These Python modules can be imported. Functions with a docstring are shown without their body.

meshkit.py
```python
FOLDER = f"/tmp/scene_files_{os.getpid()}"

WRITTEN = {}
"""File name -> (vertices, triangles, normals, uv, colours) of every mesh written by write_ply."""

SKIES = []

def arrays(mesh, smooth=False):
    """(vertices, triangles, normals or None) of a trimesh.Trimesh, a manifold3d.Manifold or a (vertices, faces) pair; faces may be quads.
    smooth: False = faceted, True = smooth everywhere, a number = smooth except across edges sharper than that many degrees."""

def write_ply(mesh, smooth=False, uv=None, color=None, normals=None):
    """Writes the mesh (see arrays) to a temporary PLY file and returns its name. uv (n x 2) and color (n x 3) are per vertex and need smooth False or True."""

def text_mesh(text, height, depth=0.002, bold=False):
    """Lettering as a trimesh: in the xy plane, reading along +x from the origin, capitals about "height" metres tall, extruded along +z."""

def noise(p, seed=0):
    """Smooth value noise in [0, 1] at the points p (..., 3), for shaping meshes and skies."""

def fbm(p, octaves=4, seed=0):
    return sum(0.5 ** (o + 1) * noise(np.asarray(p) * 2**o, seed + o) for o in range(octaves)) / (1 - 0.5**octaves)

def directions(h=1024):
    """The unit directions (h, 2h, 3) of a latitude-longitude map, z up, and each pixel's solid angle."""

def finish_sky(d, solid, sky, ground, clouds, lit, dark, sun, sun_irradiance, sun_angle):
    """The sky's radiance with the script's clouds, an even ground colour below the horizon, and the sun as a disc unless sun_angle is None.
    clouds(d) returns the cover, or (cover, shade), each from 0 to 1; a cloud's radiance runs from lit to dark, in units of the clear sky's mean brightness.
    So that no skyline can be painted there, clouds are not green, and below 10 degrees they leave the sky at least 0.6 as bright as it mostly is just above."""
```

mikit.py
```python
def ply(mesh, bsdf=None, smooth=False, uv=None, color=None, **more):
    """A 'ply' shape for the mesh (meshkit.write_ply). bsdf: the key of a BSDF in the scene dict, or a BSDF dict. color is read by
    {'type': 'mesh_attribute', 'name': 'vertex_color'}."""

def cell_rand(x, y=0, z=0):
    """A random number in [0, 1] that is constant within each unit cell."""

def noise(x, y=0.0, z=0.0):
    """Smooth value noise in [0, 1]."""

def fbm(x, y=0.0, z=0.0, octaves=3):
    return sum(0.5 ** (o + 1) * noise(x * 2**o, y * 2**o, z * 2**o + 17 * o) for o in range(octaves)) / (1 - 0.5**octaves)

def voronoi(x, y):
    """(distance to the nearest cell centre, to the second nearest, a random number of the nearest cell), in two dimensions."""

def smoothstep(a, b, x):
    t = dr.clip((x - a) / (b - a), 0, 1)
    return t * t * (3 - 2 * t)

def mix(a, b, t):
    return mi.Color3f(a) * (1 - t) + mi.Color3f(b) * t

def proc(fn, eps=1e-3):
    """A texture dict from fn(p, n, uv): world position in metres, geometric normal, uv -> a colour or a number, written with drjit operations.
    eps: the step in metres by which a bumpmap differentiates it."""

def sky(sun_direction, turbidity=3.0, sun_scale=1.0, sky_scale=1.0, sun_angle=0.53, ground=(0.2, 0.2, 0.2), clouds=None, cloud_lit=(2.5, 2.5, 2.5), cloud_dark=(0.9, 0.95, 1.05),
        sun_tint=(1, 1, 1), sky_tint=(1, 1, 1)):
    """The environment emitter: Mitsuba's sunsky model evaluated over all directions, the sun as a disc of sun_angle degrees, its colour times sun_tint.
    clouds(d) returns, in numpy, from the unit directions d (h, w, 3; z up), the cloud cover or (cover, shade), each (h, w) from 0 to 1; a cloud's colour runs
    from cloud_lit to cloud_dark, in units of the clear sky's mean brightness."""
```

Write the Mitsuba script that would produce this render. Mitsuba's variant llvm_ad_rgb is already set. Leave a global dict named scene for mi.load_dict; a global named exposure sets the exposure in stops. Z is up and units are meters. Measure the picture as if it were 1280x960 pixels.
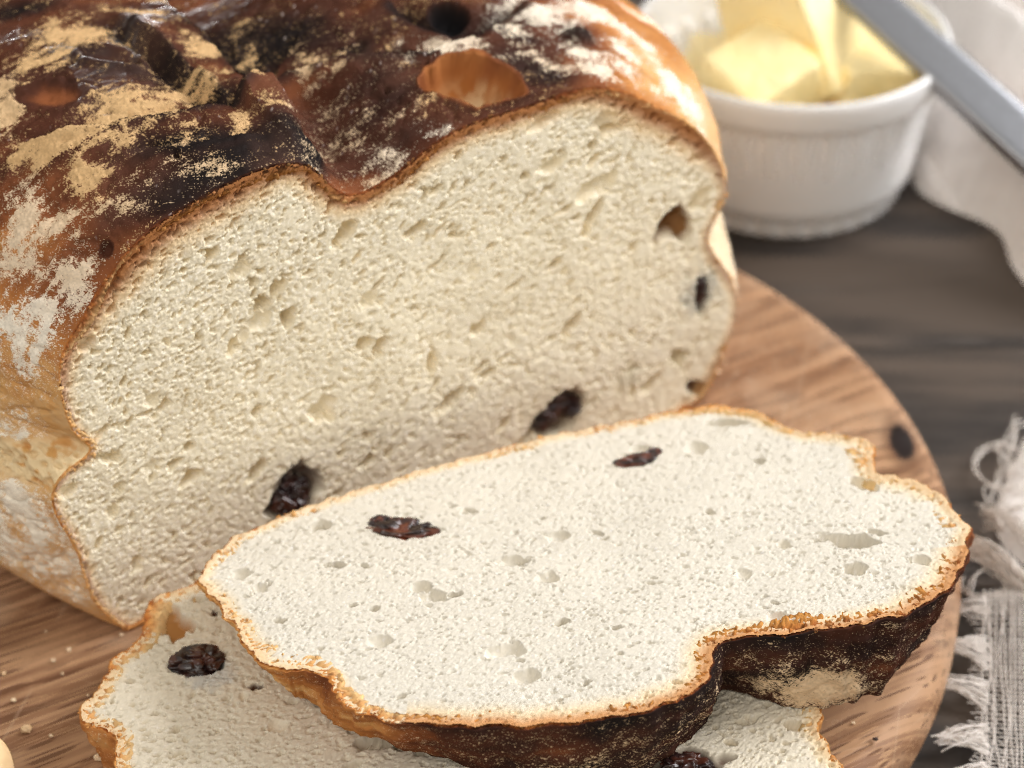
import math, numpy as np, trimesh, drjit as dr, mitsuba as mi, mikit, meshkit
from scipy.interpolate import splprep, splev
from scipy.ndimage import gaussian_filter1d, gaussian_filter
from scipy.spatial import cKDTree
from shapely.geometry import Polygon
from shapely import contains_xy
T = mi.ScalarTransform4f

# ------------------------------------------------------------------ camera, light, exposure
EYE = np.array([0.0, -0.44044221, 0.32])
FWD = np.array([0.0, math.cos(math.radians(36)), -math.sin(math.radians(36))])
scene, labels = {}, {}
scene['camera'] = {'type': 'thinlens', 'fov': 26.0, 'fov_axis': 'x', 'near_clip': 0.02, 'far_clip': 20.0,
                   'aperture_radius': 0.0031, 'focus_distance': 0.418,
                   'to_world': T().look_at(origin=EYE.tolist(), target=(EYE + FWD).tolist(), up=[0, 0, 1])}
exposure = 0.30
def light_panel(key_, pos, half, radiance):                    # a bright rectangle for main light and added fill, well outside the picture
    scene[key_] = {'type': 'rectangle', 'to_world': T().look_at(origin=list(pos), target=[0.0, 0.0, 0.03], up=[0, 0, 1]).scale([half[0], half[1], 1]),
                   'bsdf': {'type': 'diffuse', 'reflectance': {'type': 'rgb', 'value': 0.5}}, 'emitter': {'type': 'area', 'radiance': {'type': 'rgb', 'value': radiance}}}
    labels[key_] = {'kind': 'structure'}
light_panel('window_light', (1.30, 0.38, 1.05), (0.42, 0.55), [9.6, 9.6, 9.8])       # main window, behind and to the right
light_panel('window_light_001', (-0.40, -1.35, 1.55), (0.5, 0.5), [3.3, 3.15, 2.9])   # unseen fill light added in front, softer
scene['room_light'] = {'type': 'constant', 'radiance': {'type': 'rgb', 'value': [0.47, 0.45, 0.415]}}   # light bounced by the bright room

# ------------------------------------------------------------------ helpers
Z = np.array([0.0, 0, 1])
nz = lambda p, f, seed=0: meshkit.noise(np.asarray(p) * f, seed)
fb = lambda p, f, o=4, seed=0: meshkit.fbm(np.asarray(p) * f, o, seed)
def ss(a, b, x):
    t = np.clip((x - a) / (b - a), 0, 1)
    return t * t * (3 - 2 * t)
def lerp(a, b, t):
    t = np.asarray(t)[..., None]
    return np.asarray(a) * (1 - t) + np.asarray(b) * t
def ref(k): return {'type': 'ref', 'id': k}
USED = {}
def key(name):
    if name not in scene and name not in labels and name not in USED:
        USED[name] = 1
        return name
    i = 1
    while f'{name}_{i:03d}' in USED or f'{name}_{i:03d}' in scene: i += 1
    USED[f'{name}_{i:03d}'] = 1
    return f'{name}_{i:03d}'
def add(name, mesh, bsdf, smooth=True, parent=None, **kw):
    k = key((parent + '__' if parent else '') + name)
    scene[k] = mikit.ply(mesh, bsdf, smooth=smooth, **kw)
    return k
def tag(k, label=None, cat=None, group=None, kind=None):
    d = {n: x for n, x in (('label', label), ('category', cat), ('group', group), ('kind', kind)) if x}
    labels[k] = d
    return k
def grid_faces(nr, nc, closed=False):
    i, j = np.meshgrid(np.arange(nr - 1), np.arange(nc if closed else nc - 1), indexing='ij')
    a, b, c, d = i * nc + j, i * nc + (j + 1) % nc, (i + 1) * nc + (j + 1) % nc, (i + 1) * nc + j
    return np.vstack([np.stack([a, b, c], -1).reshape(-1, 3), np.stack([a, c, d], -1).reshape(-1, 3)])
def vnormals(v, f):
    n = np.zeros_like(v)
    fn = np.cross(v[f[:, 1]] - v[f[:, 0]], v[f[:, 2]] - v[f[:, 0]])
    for k in range(3): np.add.at(n, f[:, k], fn)
    return n / np.maximum(np.linalg.norm(n, axis=1, keepdims=True), 1e-12)
def closed_curve(pts, n=4000, s=0.0):
    pts = np.asarray(pts, float)
    pts = np.vstack([pts, pts[:1]])
    # centripetal knots keep the curve tight at corners
    d = np.sqrt(np.linalg.norm(np.diff(pts, axis=0), axis=1)); u = np.r_[0, np.cumsum(d)]; u /= u[-1]
    tck, _ = splprep(pts.T, u=u, s=s, per=True, k=3)
    c = np.stack(splev(np.linspace(0, 1, n, endpoint=False), tck), 1)
    return c
def at_arc(curve, arcs):
    """Points of a closed polyline at these arc lengths from its first point."""
    c = np.vstack([curve, curve[:1]])
    L = np.r_[0, np.cumsum(np.linalg.norm(np.diff(c, axis=0), axis=1))]
    return np.stack([np.interp(arcs, L, c[:, k]) for k in range(c.shape[1])], -1)
def arclen(curve):
    c = np.vstack([curve, curve[:1]])
    return np.linalg.norm(np.diff(c, axis=0), axis=1).sum()
def tube(pts, rad, sides=5):
    p = np.asarray(pts, float); t = np.gradient(p, axis=0); t /= np.linalg.norm(t, axis=1, keepdims=True) + 1e-12
    a = np.cross(t, np.where(np.abs(t[:, 2:]) < 0.9, [0, 0, 1.0], [1.0, 0, 0])); a /= np.linalg.norm(a, axis=1, keepdims=True) + 1e-12
    b, g = np.cross(t, a), np.arange(sides) * 2 * np.pi / sides
    v = p[:, None] + np.broadcast_to(rad, (len(p),))[:, None, None] * (np.cos(g)[None, :, None] * a[:, None] + np.sin(g)[None, :, None] * b[:, None])
    return trimesh.Trimesh(v.reshape(-1, 3), grid_faces(len(p), sides, True)[:, ::-1], process=False)
def burrs(pts, cols, size, seed):
    """Small torn flakes sitting along a crust edge: (vertices, faces, colours), in the units of pts."""
    r = np.random.default_rng(seed); base = trimesh.creation.icosphere(subdivisions=1); d = np.array(base.vertices); V, F, C = [], [], []
    for i, (p, c) in enumerate(zip(pts, cols)):
        rad = 1 + .9 * (nz(d, 1.7, seed + i) - .5)
        q = d * rad[:, None] * size * .3 * min((1 - r.random()) ** -.5, 3.2) * r.uniform(.4, 1.5, 3)
        V.append(q + p); F.append(np.array(base.faces) + 42 * i); C.append(np.clip(c * (1 + .5 * (nz(d, 2.0, seed + i)[:, None] - .5)), .01, .85))
    return np.vstack(V), np.vstack(F), np.vstack(C)
def seg_dist(P, line):
    """(distance, signed side, position along 0..1) of the points P (n, 2) to a polyline."""
    line = np.asarray(line, float); best = np.full(len(P), 1e9); side = np.zeros(len(P)); along = np.zeros(len(P))
    L = np.r_[0, np.cumsum(np.linalg.norm(np.diff(line, axis=0), axis=1))]
    for k in range(len(line) - 1):
        a, b = line[k], line[k + 1]; d = b - a; l2 = d @ d
        t = np.clip(((P - a) @ d) / l2, 0, 1); q = P - (a + t[:, None] * d); r = np.linalg.norm(q, axis=1)
        m = r < best
        best[m] = r[m]; side[m] = np.sign(d[0] * q[m, 1] - d[1] * q[m, 0]); along[m] = (L[k] + t[m] * math.sqrt(l2)) / L[-1]
    return best, side, along

# ------------------------------------------------------------------ loaf frame: u along the cut face, v into the loaf, w up (mm)
FA = np.array([-0.08094605, -0.0890065, 0.0]); FU = np.array([0.84470854, 0.53522657, 0.0]); FV = np.array([-0.53522657, 0.84470854, 0.0])
def loaf_world(u, v, w):
    return FA + (np.asarray(u)[..., None] * FU + np.asarray(v)[..., None] * FV + np.asarray(w)[..., None] * Z) * 1e-3
FACE = [(0, 0.3), (-4.5, 5), (-7.7, 12.1), (-9.6, 26), (-12.8, 37.9), (-12.4, 43.5), (-8.6, 47.4), (-4.1, 50.0), (-6.6, 55.6), (-8.0, 65.9), (-7.1, 73.1), (-2.2, 80.5),
        (7.5, 90.9), (21.5, 97.9), (38.9, 101), (47.5, 99.4), (53.5, 93.5), (57.9, 90.6), (65.2, 91.2), (76.6, 95.4), (91.9, 97.5), (107.7, 96.3), (119.9, 94.6), (134.8, 86.3), (146.2, 75.7),
        (152.3, 64.5), (153.0, 57.5), (150.4, 51.5), (149.2, 47.9), (154.5, 38), (159.0, 27), (157.0, 16), (153.5, 7.6), (147.2, 0.3), (110, 0), (73, 0), (36, 0)]
UC, WC, R0, VC = 72.0, 45.0, 97.0, 54.0
def loaf_base():
    """The crust without its relief: rows go back from the cut (v), columns round the outline; also rows for the crust's cut edge."""
    c = closed_curve(FACE)
    total = arclen(c)
    # columns: fine up the near side and over the top, coarser down the far side and along the base
    cu = at_arc(c, np.arange(0, total, 0.5))
    top_end = np.argmax((cu[:, 0] > 151) & (cu[:, 1] < 70)) * 0.5
    base0 = np.argmax((cu[:, 0] < 147) & (cu[:, 1] < 1.0) & (np.arange(len(cu)) * 0.5 > top_end)) * 0.5
    arcs = np.r_[np.arange(0, top_end, 0.34), np.arange(top_end, base0, 0.5), np.arange(base0, total - 1, 2.5)]
    P0 = at_arc(c, arcs)
    # outline without its notches, for deeper in
    cs = at_arc(c, np.arange(0, total, total / 1500))
    cs = np.stack([gaussian_filter1d(cs[:, k], 34, mode='wrap') for k in range(2)], 1)
    cen = np.array([UC, WC])
    cs = cen + (cs - cen) * 1.035
    P1 = at_arc(cs, arcs / total * arclen(cs) * 0.9999)
    vs = np.r_[np.arange(0, 8, 0.34), np.arange(8, 108, 0.42), np.linspace(109, 149.5, 30)]
    b = np.exp(-(vs / 11.0) ** 1.3)[:, None, None]
    Q = P0[None] * b + P1[None] * (1 - b)
    S = np.sqrt(np.maximum(R0**2 - (vs - VC) ** 2, 1)) / math.sqrt(R0**2 - VC**2)
    rr = np.clip(1 - ((vs - VC) / R0) ** 2, 0, 1) ** 0.30
    Sw = rr / rr[0] * 0.985 + 0.015
    Sw = 1 + (Sw - 1) * 0.62
    Sw = np.where(vs > 100, Sw * np.sqrt(np.clip(1 - ((vs - 100) / 52) ** 2, 0.02, 1)), Sw)
    U = UC + (Q[..., 0] - UC) * S[:, None]
    W = np.maximum(Q[..., 1] * Sw[:, None], 0.2)
    V = np.broadcast_to(vs[:, None], U.shape)
    return np.stack([U, V, W], -1), arcs, vs, c, total

CAV = (.075, .030, .012)
CAV2, CAV3, CAV4, CAV5 = (.22, .10, .03), (.11, .07, .05), (.52, .50, .45), (.42, .20, .06)
# --- relief and patches of the crust, in the loaf frame (mm)
LINES = {'L': [(52.9, 31.5), (42.1, 22.3), (26.9, 21.0), (16.8, 25.2), (7.4, 30.7), (2.2, 34.9)], 'B': [(52.8, 34.5), (52.9, 44.1), (52.0, 55.5), (51.9, 69.3)], 'R': [(55.5, 32.8), (64.1, 30.7), (71.8, 28.2), (79.2, 24.0), (88.4, 19.8), (95.8, 20.6), (105.5, 21.9), (120.5, 20.2)], 'F': [(55.9, 31.1), (58.0, 23.5), (57.3, 14.7), (56.5, 7.8), (56.8, 3.1), (57.3, 0.0)], 'L2': [(33.9, 67.2), (37.5, 58.8), (39.4, 49.6), (40.5, 39.1), (41.9, 29.8), (43.1, 24.0)], 'W1': [(77.4, 38.2), (77.3, 31.9), (77.1, 26.1)], 'W2': [(82.0, 32.8), (83.6, 27.3), (85.0, 21.9)], 'W3': [(16.0, 16.0), (28.8, 10.1), (43.5, 9.3)], 'BK': [(92.9, 40.3), (95.0, 34.5), (98.5, 29.4), (105.8, 29.0), (114.5, 29.8)], }
FLOUR = [(22.0, 29.0, 106.6, 9.5, 7.7, 1.3, 0), (12.7, 30.3, 104.9, 4.7, 3.1, 0.9, 0), (6.1, 28.2, 102.2, 7.5, 4.3, 1.0, 0), (13.4, 23.5, 103.8, 5.3, 2.3, 0.8, 0), (27.2, 59.7, 108.3, 8.3, 5.4, 0.9, 0), (18.3, 55.0, 107.7, 4.3, 5.3, 0.9, 0), (25.9, 66.8, 108.0, 3.7, 2.7, 0.7, 0), (12.8, 55.9, 106.7, 2.0, 4.7, 0.4, 0), (4.1, 43.3, 103.5, 2.6, 4.1, 1.2, 0.1), (7.1, 52.1, 105.0, 1.9, 3.1, 1.0, 0.1), (10.6, 48.3, 106.0, 1.6, 1.3, 0.4, 0), (8.5, 16.8, 100.3, 3.7, 3.7, 1.2, 0), (13.3, 15.1, 101.6, 2.8, 3.0, 0.8, 0), (-2.7, 20.6, 95.2, 3.7, 5.5, 0.75, 0.4), (-1.6, 14.7, 93.4, 3.4, 2.5, 0.7, 0.4), (-7.1, 17.7, 90.1, 3.4, 4.0, 0.7, 0.5), (-5.3, 11.8, 88.1, 4.6, 2.5, 0.5, 0.5), (-0.7, 4.4, 86.8, 5.5, 2.2, 0.75, 0.5), (1.7, 13.5, 95.2, 4.6, 2.0, 0.5, 0.3), (9.8, 7.5, 97.0, 3.7, 1.5, 0.5, 0.2), (12.8, 7.1, 98.2, 2.1, 1.2, 0.7, 0.2), (-11.1, 7.5, 76.1, 6.2, 5.4, 1.3, 1), (-1.0, 2.0, 84.1, 5.5, 2.5, 0.7, 0.7), (-6.4, 5.4, 81.3, 5.2, 1.8, 0.7, 0.8), (1.6, 4.8, 89.5, 3.7, 2.0, 0.7, 0.5), (46.7, 24.4, 103.0, 2.9, 1.8, 1.1, 0), (41.3, 14.7, 103.5, 1.9, 3.1, 1.0, 0), (47.2, 16.4, 101.9, 1.9, 2.1, 0.7, 0), (40.1, 33.6, 105.8, 5.5, 4.2, 0.8, 0), (31.9, 30.7, 107.0, 3.8, 4.7, 0.7, 0), (49.4, 45.0, 103.5, 3.3, 2.7, 0.9, 0), (49.2, 38.2, 103.3, 3.0, 2.4, 0.9, 0), (47.8, 51.7, 104.1, 3.0, 2.2, 0.6, 0), (44.6, 64.7, 105.0, 6.2, 2.2, 0.9, 0), (39.3, 67.6, 106.3, 5.1, 2.2, 0.6, 0), (51.2, 69.3, 102.8, 5.2, 2.0, 0.8, 0), (59.8, 33.6, 100.9, 4.3, 1.3, 0.7, 0.2), (63.2, 58.8, 101.7, 2.4, 3.9, 0.5, 0), (59.6, 47.9, 101.7, 2.4, 3.3, 0.5, 0), (69.6, 34.0, 101.4, 4.0, 4.3, 0.7, 0.1), (75.0, 33.2, 102.1, 2.4, 4.9, 0.6, 0.1), (79.0, 26.9, 102.1, 5.0, 2.2, 0.8, 0.2), (89.6, 20.2, 102.6, 4.4, 2.4, 1.3, 0.7), (97.2, 18.5, 102.6, 3.7, 2.2, 0.9, 0.6), (71.0, 25.6, 100.5, 2.3, 1.1, 0.6, 0.2), (68.9, 2.7, 93.5, 5.5, 2.1, 0.5, 0.6), (106.6, 23.5, 103.2, 5.8, 3.9, 1.0, 0.7), (95.6, 24.8, 103.6, 5.1, 2.2, 0.7, 0.6), (119.2, 24.0, 101.9, 6.9, 3.9, 1.1, 0.9), (131.9, 26.5, 99.0, 6.0, 4.0, 1.0, 0.9), (112.8, 8.0, 98.7, 6.8, 2.2, 0.55, 0.5), (121.5, 9.3, 97.7, 6.2, 3.3, 0.8, 0.8), (135.1, 13.5, 94.0, 6.3, 3.4, 0.7, 1), (131.4, 5.1, 91.9, 6.9, 3.9, 0.6, 1), (143.9, 7.5, 84.6, 4.2, 4.0, 0.6, 1), (121.8, 3.4, 95.5, 5.1, 2.2, 0.6, 0.8), (138.8, 23.5, 95.4, 7.1, 3.4, 0.6, 1), (144.2, 17.2, 89.9, 6.1, 4.0, 0.6, 1), (145.0, 10.5, 85.7, 5.3, 4.0, 0.5, 1), (148.9, 5.4, 78.0, 3.6, 6.3, 0.5, 1), (128.6, 26.1, 100.1, 7.0, 2.8, 0.5, 1), (108.5, 13.9, 101.0, 5.1, 2.2, 0.4, 0.5), (62.4, 14.7, 97.3, 8.2, 10.5, 0.18, 0.3), (29.8, 0.0, 99.9, 7.7, 2.5, 0.25, 0.3), (26.2, 6.1, 101.7, 7.7, 2.5, 0.3, 0.2), (17.5, 8.4, 100.5, 4.6, 2.0, 0.35, 0.2), (26.7, 10.1, 103.1, 7.8, 2.0, 0.3, 0.1), (80.8, 0.0, 96.5, 4.9, 1.3, 0.8, 0.8), (50.5, 0.0, 96.8, 1.3, 1.3, 0.5, 0.5), (-15.8, 10.9, 51.4, 3.5, 2.6, 0.7, 1), (-13.2, 9.3, 56.7, 2.9, 1.9, 0.5, 1), (-15.0, 4.8, 33.1, 7.1, 5.3, 0.9, 1), (-18.1, 8.0, 38.5, 3.2, 5.7, 0.7, 1), (-17.8, 13.0, 18.8, 5.7, 7.0, 0.8, 1), (-13.8, 7.1, 17.1, 5.0, 3.5, 0.5, 1), (-18.1, 9.7, 45.4, 3.2, 1.5, 0.4, 1)]
CHAR = [(50.8, 5.4, 98.0, 3.5, 4.6, 1.0), (46.5, 10.5, 101.4, 4.8, 3.6, 0.6), (69.8, 10.9, 96.9, 11.4, 13.2, 0.55), (33.8, 42.4, 107.6, 9.8, 6.3, 0.7), (26.3, 53.8, 108.4, 8.2, 5.3, 0.4), (60.0, 51.7, 101.8, 10.3, 11.0, 0.75), (71.2, 43.7, 102.2, 10.2, 8.3, 0.55), (82.8, 33.6, 103.4, 6.8, 8.2, 0.3), (101.3, 34.5, 104.8, 4.1, 3.9, 1.0), (107.9, 19.3, 102.4, 6.8, 2.7, 0.6), (107.7, 6.5, 98.8, 6.7, 3.8, 0.7), (123.2, 17.2, 99.6, 3.8, 3.6, 0.9), (20.4, 78.1, 106.5, 8.5, 3.8, 0.9), (16.6, 39.1, 106.8, 12.8, 12.9, 0.25), (40.9, 24.0, 104.7, 4.8, 5.2, 0.6), (104.8, 10.9, 100.5, 6.7, 5.4, 0.3), (29.9, 13.0, 104.2, 14.1, 5.0, 0.35), (-1.2, 24.4, 97.5, 9.3, 10.0, -0.12), (-3.1, 9.3, 88.5, 9.2, 9.9, -0.16), (-5.0, 16.0, 91.2, 6.2, 7.5, -0.28), (140.9, 9.7, 88.4, 10.6, 11.4, -0.3), (136.0, 24.4, 96.9, 10.6, 8.6, -0.36), (144.0, 1.4, 79.5, 5.3, 8.3, -0.4), (125.5, 2.7, 93.7, 8.5, 6.6, -0.2), (-11.0, 9.3, 78.7, 7.7, 7.3, -0.25), (124.3, 25.2, 101.0, 7.0, 3.9, -0.2), (104.8, 27.3, 103.9, 6.9, 2.8, -0.1)]
SPOTS = {'b1': (13.2, 42.9, 106.4), 'b2': (29.6, 49.2, 108.2), 'hole': (90.5, 6.8, 99.7), 'top': (101.7, 34.5, 104.8), 'bump': (122.3, 15.6, 99.4), 'slit': (6.1, 3.1, 92.1), 'pin': (25.0, 9.3, 102.6), 'pin2': (75.2, 15.1, 99.3)}
PITS_LOAF = [(116.3, 71.9, 4.8, 2.2, 0.3, 2.6, None), (48.6, 38.4, 3.6, 2.7, 0.6, 2.6, None), (75.3, 40.8, 1.4, 3.6, 0, 2.4, None), (142.4, 17.0, 2.5, 2.7, 0.6, 3, None), (35.5, 66.9, 3.9, 1.6, 0.4, 1.6, None), (30.8, 64.7, 2.5, 1.3, 0.5, 1.2, None), (60.3, 62.8, 2.5, 2.0, 0.6, 1.4, None), (85.7, 60.9, 2.1, 1.8, 0.4, 1, None), (105.9, 81.2, 3.2, 1.8, 0.3, 1.6, None), (119.0, 87.9, 3.6, 1.6, 0.1, 1.6, None), (103.7, 92.5, 2.9, 1.8, 0.2, 1.6, None), (131.7, 85.1, 1.1, 0.9, 0.2, 1.2, None), (128.9, 19.1, 1.6, 1.3, 0.6, 1.6, None), (129.2, 12.1, 1.2, 1.6, 0.0, 1.6, None), (76.0, 27.5, 0.9, 2.0, 0.2, 1, None), (95.8, 39.4, 1.1, 2.2, 0.2, 1, None), (32.1, 80.6, 2.5, 2.0, 0.6, 1.5, None), (8.8, 40.0, 2.1, 1.8, 0.5, 1.2, None), (1.5, 38.0, 1.6, 1.6, 0, 1.6, None), (-0.5, 32.5, 1.6, 1.8, 0, 1.6, None), (3.1, 16.9, 1.6, 2.2, 0, 1.8, None), (10.6, 56.6, 1.8, 1.6, 0.4, 1.2, None), (78.8, 16.3, 2.5, 1.1, 0.3, 1.2, None), (143.3, 49.5, 0.7, 2.0, 0.6, 1, None), (109.4, 52.6, 1.2, 1.3, 0, 1.2, None), (69.2, 97.3, 0.2, 0.2, 0, 0.1, None), (12.2, 91.7, 0.5, 0.7, 0, 1.2, None), (138.5, 55.4, 4.4, 3.9, 0.55, 8, CAV2), (142.2, 52.4, 2.4, 3.9, 0, 9, CAV2), (108.3, 13.0, 7.8, 5.6, 0.35, 5, CAV), (40.2, 18.3, 6.3, 6.9, 0.3, 6, CAV), (148.2, 32.9, 1.9, 6.0, 0, 3.5, CAV3), (148.7, 5.2, 1.9, 4.6, 0.9, 4, CAV)]
STAINS_LOAF = [(148.1, 33.6, 7.4, (0.42, 0.44, 0.42), 0.55), (40.4, 21.3, 8.3, (0.5, 0.45, 0.38), 0.4), (108.3, 13.4, 11.1, (0.62, 0.52, 0.36), 0.5), (142.4, 17.0, 3.7, (0.5, 0.42, 0.25), 0.5), (129.0, 16.8, 4.1, (0.5, 0.45, 0.32), 0.45)]
RAISINS_LOAF = [(40.2, 18.3, 2.5, 5.2, 5.2, 4.2, 0.3, 11, 0.0), (106.7, 13.6, 3.0, 6.2, 3.8, 3.6, 0.5, 12, 0.1), (113.8, 13.1, 2.6, 3.6, 3.0, 3, 0.1, 13, 0.1), (148.1, 34.2, 1.5, 1.7, 4.6, 2.4, 0.1, 14, 0)]
SLICE_TOP = [(-62.1, -108.9, None, None, 0.3), (-60.7, -101.2, None, None, 0.34), (-57.7, -95.1, None, None, 0.4), (-51.0, -88.7, None, None, 0.4), (-36.8, -78.9, None, None, 0.4), (-20.4, -70.4, None, None, 0.4), (0.0, -60.9, None, None, 0.4), (17.5, -54.2, None, None, 0.4), (33.5, -49.3, None, None, 0.38), (41.0, -47.0, None, None, 0.36), (46.8, -47.0, None, None, 0.4), (50.7, -48.7, None, None, 0.34), (55.8, -51.0, None, None, 0.4), (58.3, -55.3, None, None, 0.25), (67.2, -60.2, None, None, 0.2), (75.4, -63.0, None, None, 0.22), (77.8, -65.7, None, None, 0.24), (76.2, -72.1, None, None, 0.2), (76.9, -76.5, None, None, 0.22), (84.6, -80.4, None, None, 0.22), (89.3, -88.8, None, None, 0.27), (91.1, -97.8, None, None, 0.3), (90.2, -106.2, 1.8, 13.5, 0.42), (86.5, -114.8, -1.4, 9.3, 0.62), (81.4, -121.5, -5.0, 6.1, 0.74), (72.6, -127.3, -5.2, 3.7, 0.8), (61.6, -130.5, -2.6, 1.2, 0.8), (50.2, -132.2, 1.6, 1.1, 0.84), (43.5, -132.4, 2.2, 1.7, 0.86), (39.3, -134.2, 1.4, 4.0, 0.84), (37.1, -138.5, 2.2, 9.2, 0.8), (36.0, -144.3, 1.6, 11.0, 0.86), (31.8, -149.7, 0.2, 11.5, 0.9), (22.9, -153.9, 0.4, 7.3, 0.84), (11.4, -156.1, -1.0, 5.4, 0.86), (0.0, -157.4, -0.7, 5.7, 0.74), (-12.8, -156.4, 3.8, 7.8, 0.8), (-23.0, -154.4, 4.1, 12.0, 0.78), (-28.9, -151.6, 2.9, 14.0, 0.5), (-31.2, -148.8, 0.3, 16.6, 0.42), (-33.8, -143.5, -1.8, 12.2, 0.4), (-37.1, -139.0, -3.3, 11.0, 0.42), (-41.6, -138.3, -3.9, 15.4, 0.36), (-46.3, -136.6, None, None, 0.28), (-51.6, -128.9, None, None, 0.28), (-56.5, -119.1, None, None, 0.27)]
PITS_TOP = [(67.4, -101.4, 4.4, 2.6, 0, 3.2, None), (66.9, -111.1, 2.3, 2.1, 0.5, 2.4, None), (-39.3, -89.9, 1.9, 1.9, 0.2, 2.0, None), (73.0, -80.4, 1.9, 3.3, 0.9, 2, None), (9.7, -95.7, 2.9, 1.9, 0.1, 1.4, None), (0.0, -104.3, 3.2, 2.1, 0.1, 1.4, None), (-14.8, -115.9, 2.6, 1.9, 0.0, 1.4, None), (-1.2, -133.8, 3.5, 2.4, 0.1, 1.8, None), (2.2, -142.0, 2.6, 1.9, 0.1, 1.5, None), (7.1, -110.8, 1.9, 1.9, 0.2, 1.3, None), (-25.0, -129.7, 2.9, 2.1, 0.1, 1.4, None), (-18.0, -113.0, 2.3, 1.9, 0.0, 1.4, None), (27.5, -63.4, 2.3, 1.4, 0.2, 1.2, None), (45.4, -110.8, 1.9, 1.9, 0.2, 1.2, None), (50.1, -125.6, 2.3, 1.4, 0.3, 1.2, None), (39.4, -64.1, 2.9, 2.4, 0.8, 1.4, None), (-54.0, -106.6, 1.9, 1.9, 0.2, 1.3, None), (-49.5, -111.5, 1.3, 2.4, -0.5, 1.2, None), (54.2, -101.5, 1.6, 1.7, 0.2, 1.2, None), (80.1, -108.5, 1.5, 1.7, 0.6, 1.2, None), (-22.3, -92.9, 7.1, 3.1, 0, 3.0, None), (26.7, -68.6, 4.5, 1.9, 0.3, 2.0, None)]
PITS_LOW = [(-50.3, -122.8, 1.6, 0.9, 0.1, 1.6, CAV), (-62.5, -116.4, 5.3, 3.6, 0.2, 2.4, None), (33.5, -144.0, 7.1, 4.3, 0, 3, CAV), (-71.2, -103.0, 3.9, 7.1, 0.9, 6, CAV5), (-60.8, -101.3, 0.8, 1.2, 0, 1.5, CAV), (-45.4, -133.4, 2.3, 1.9, 0, 1.2, None)]
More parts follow.
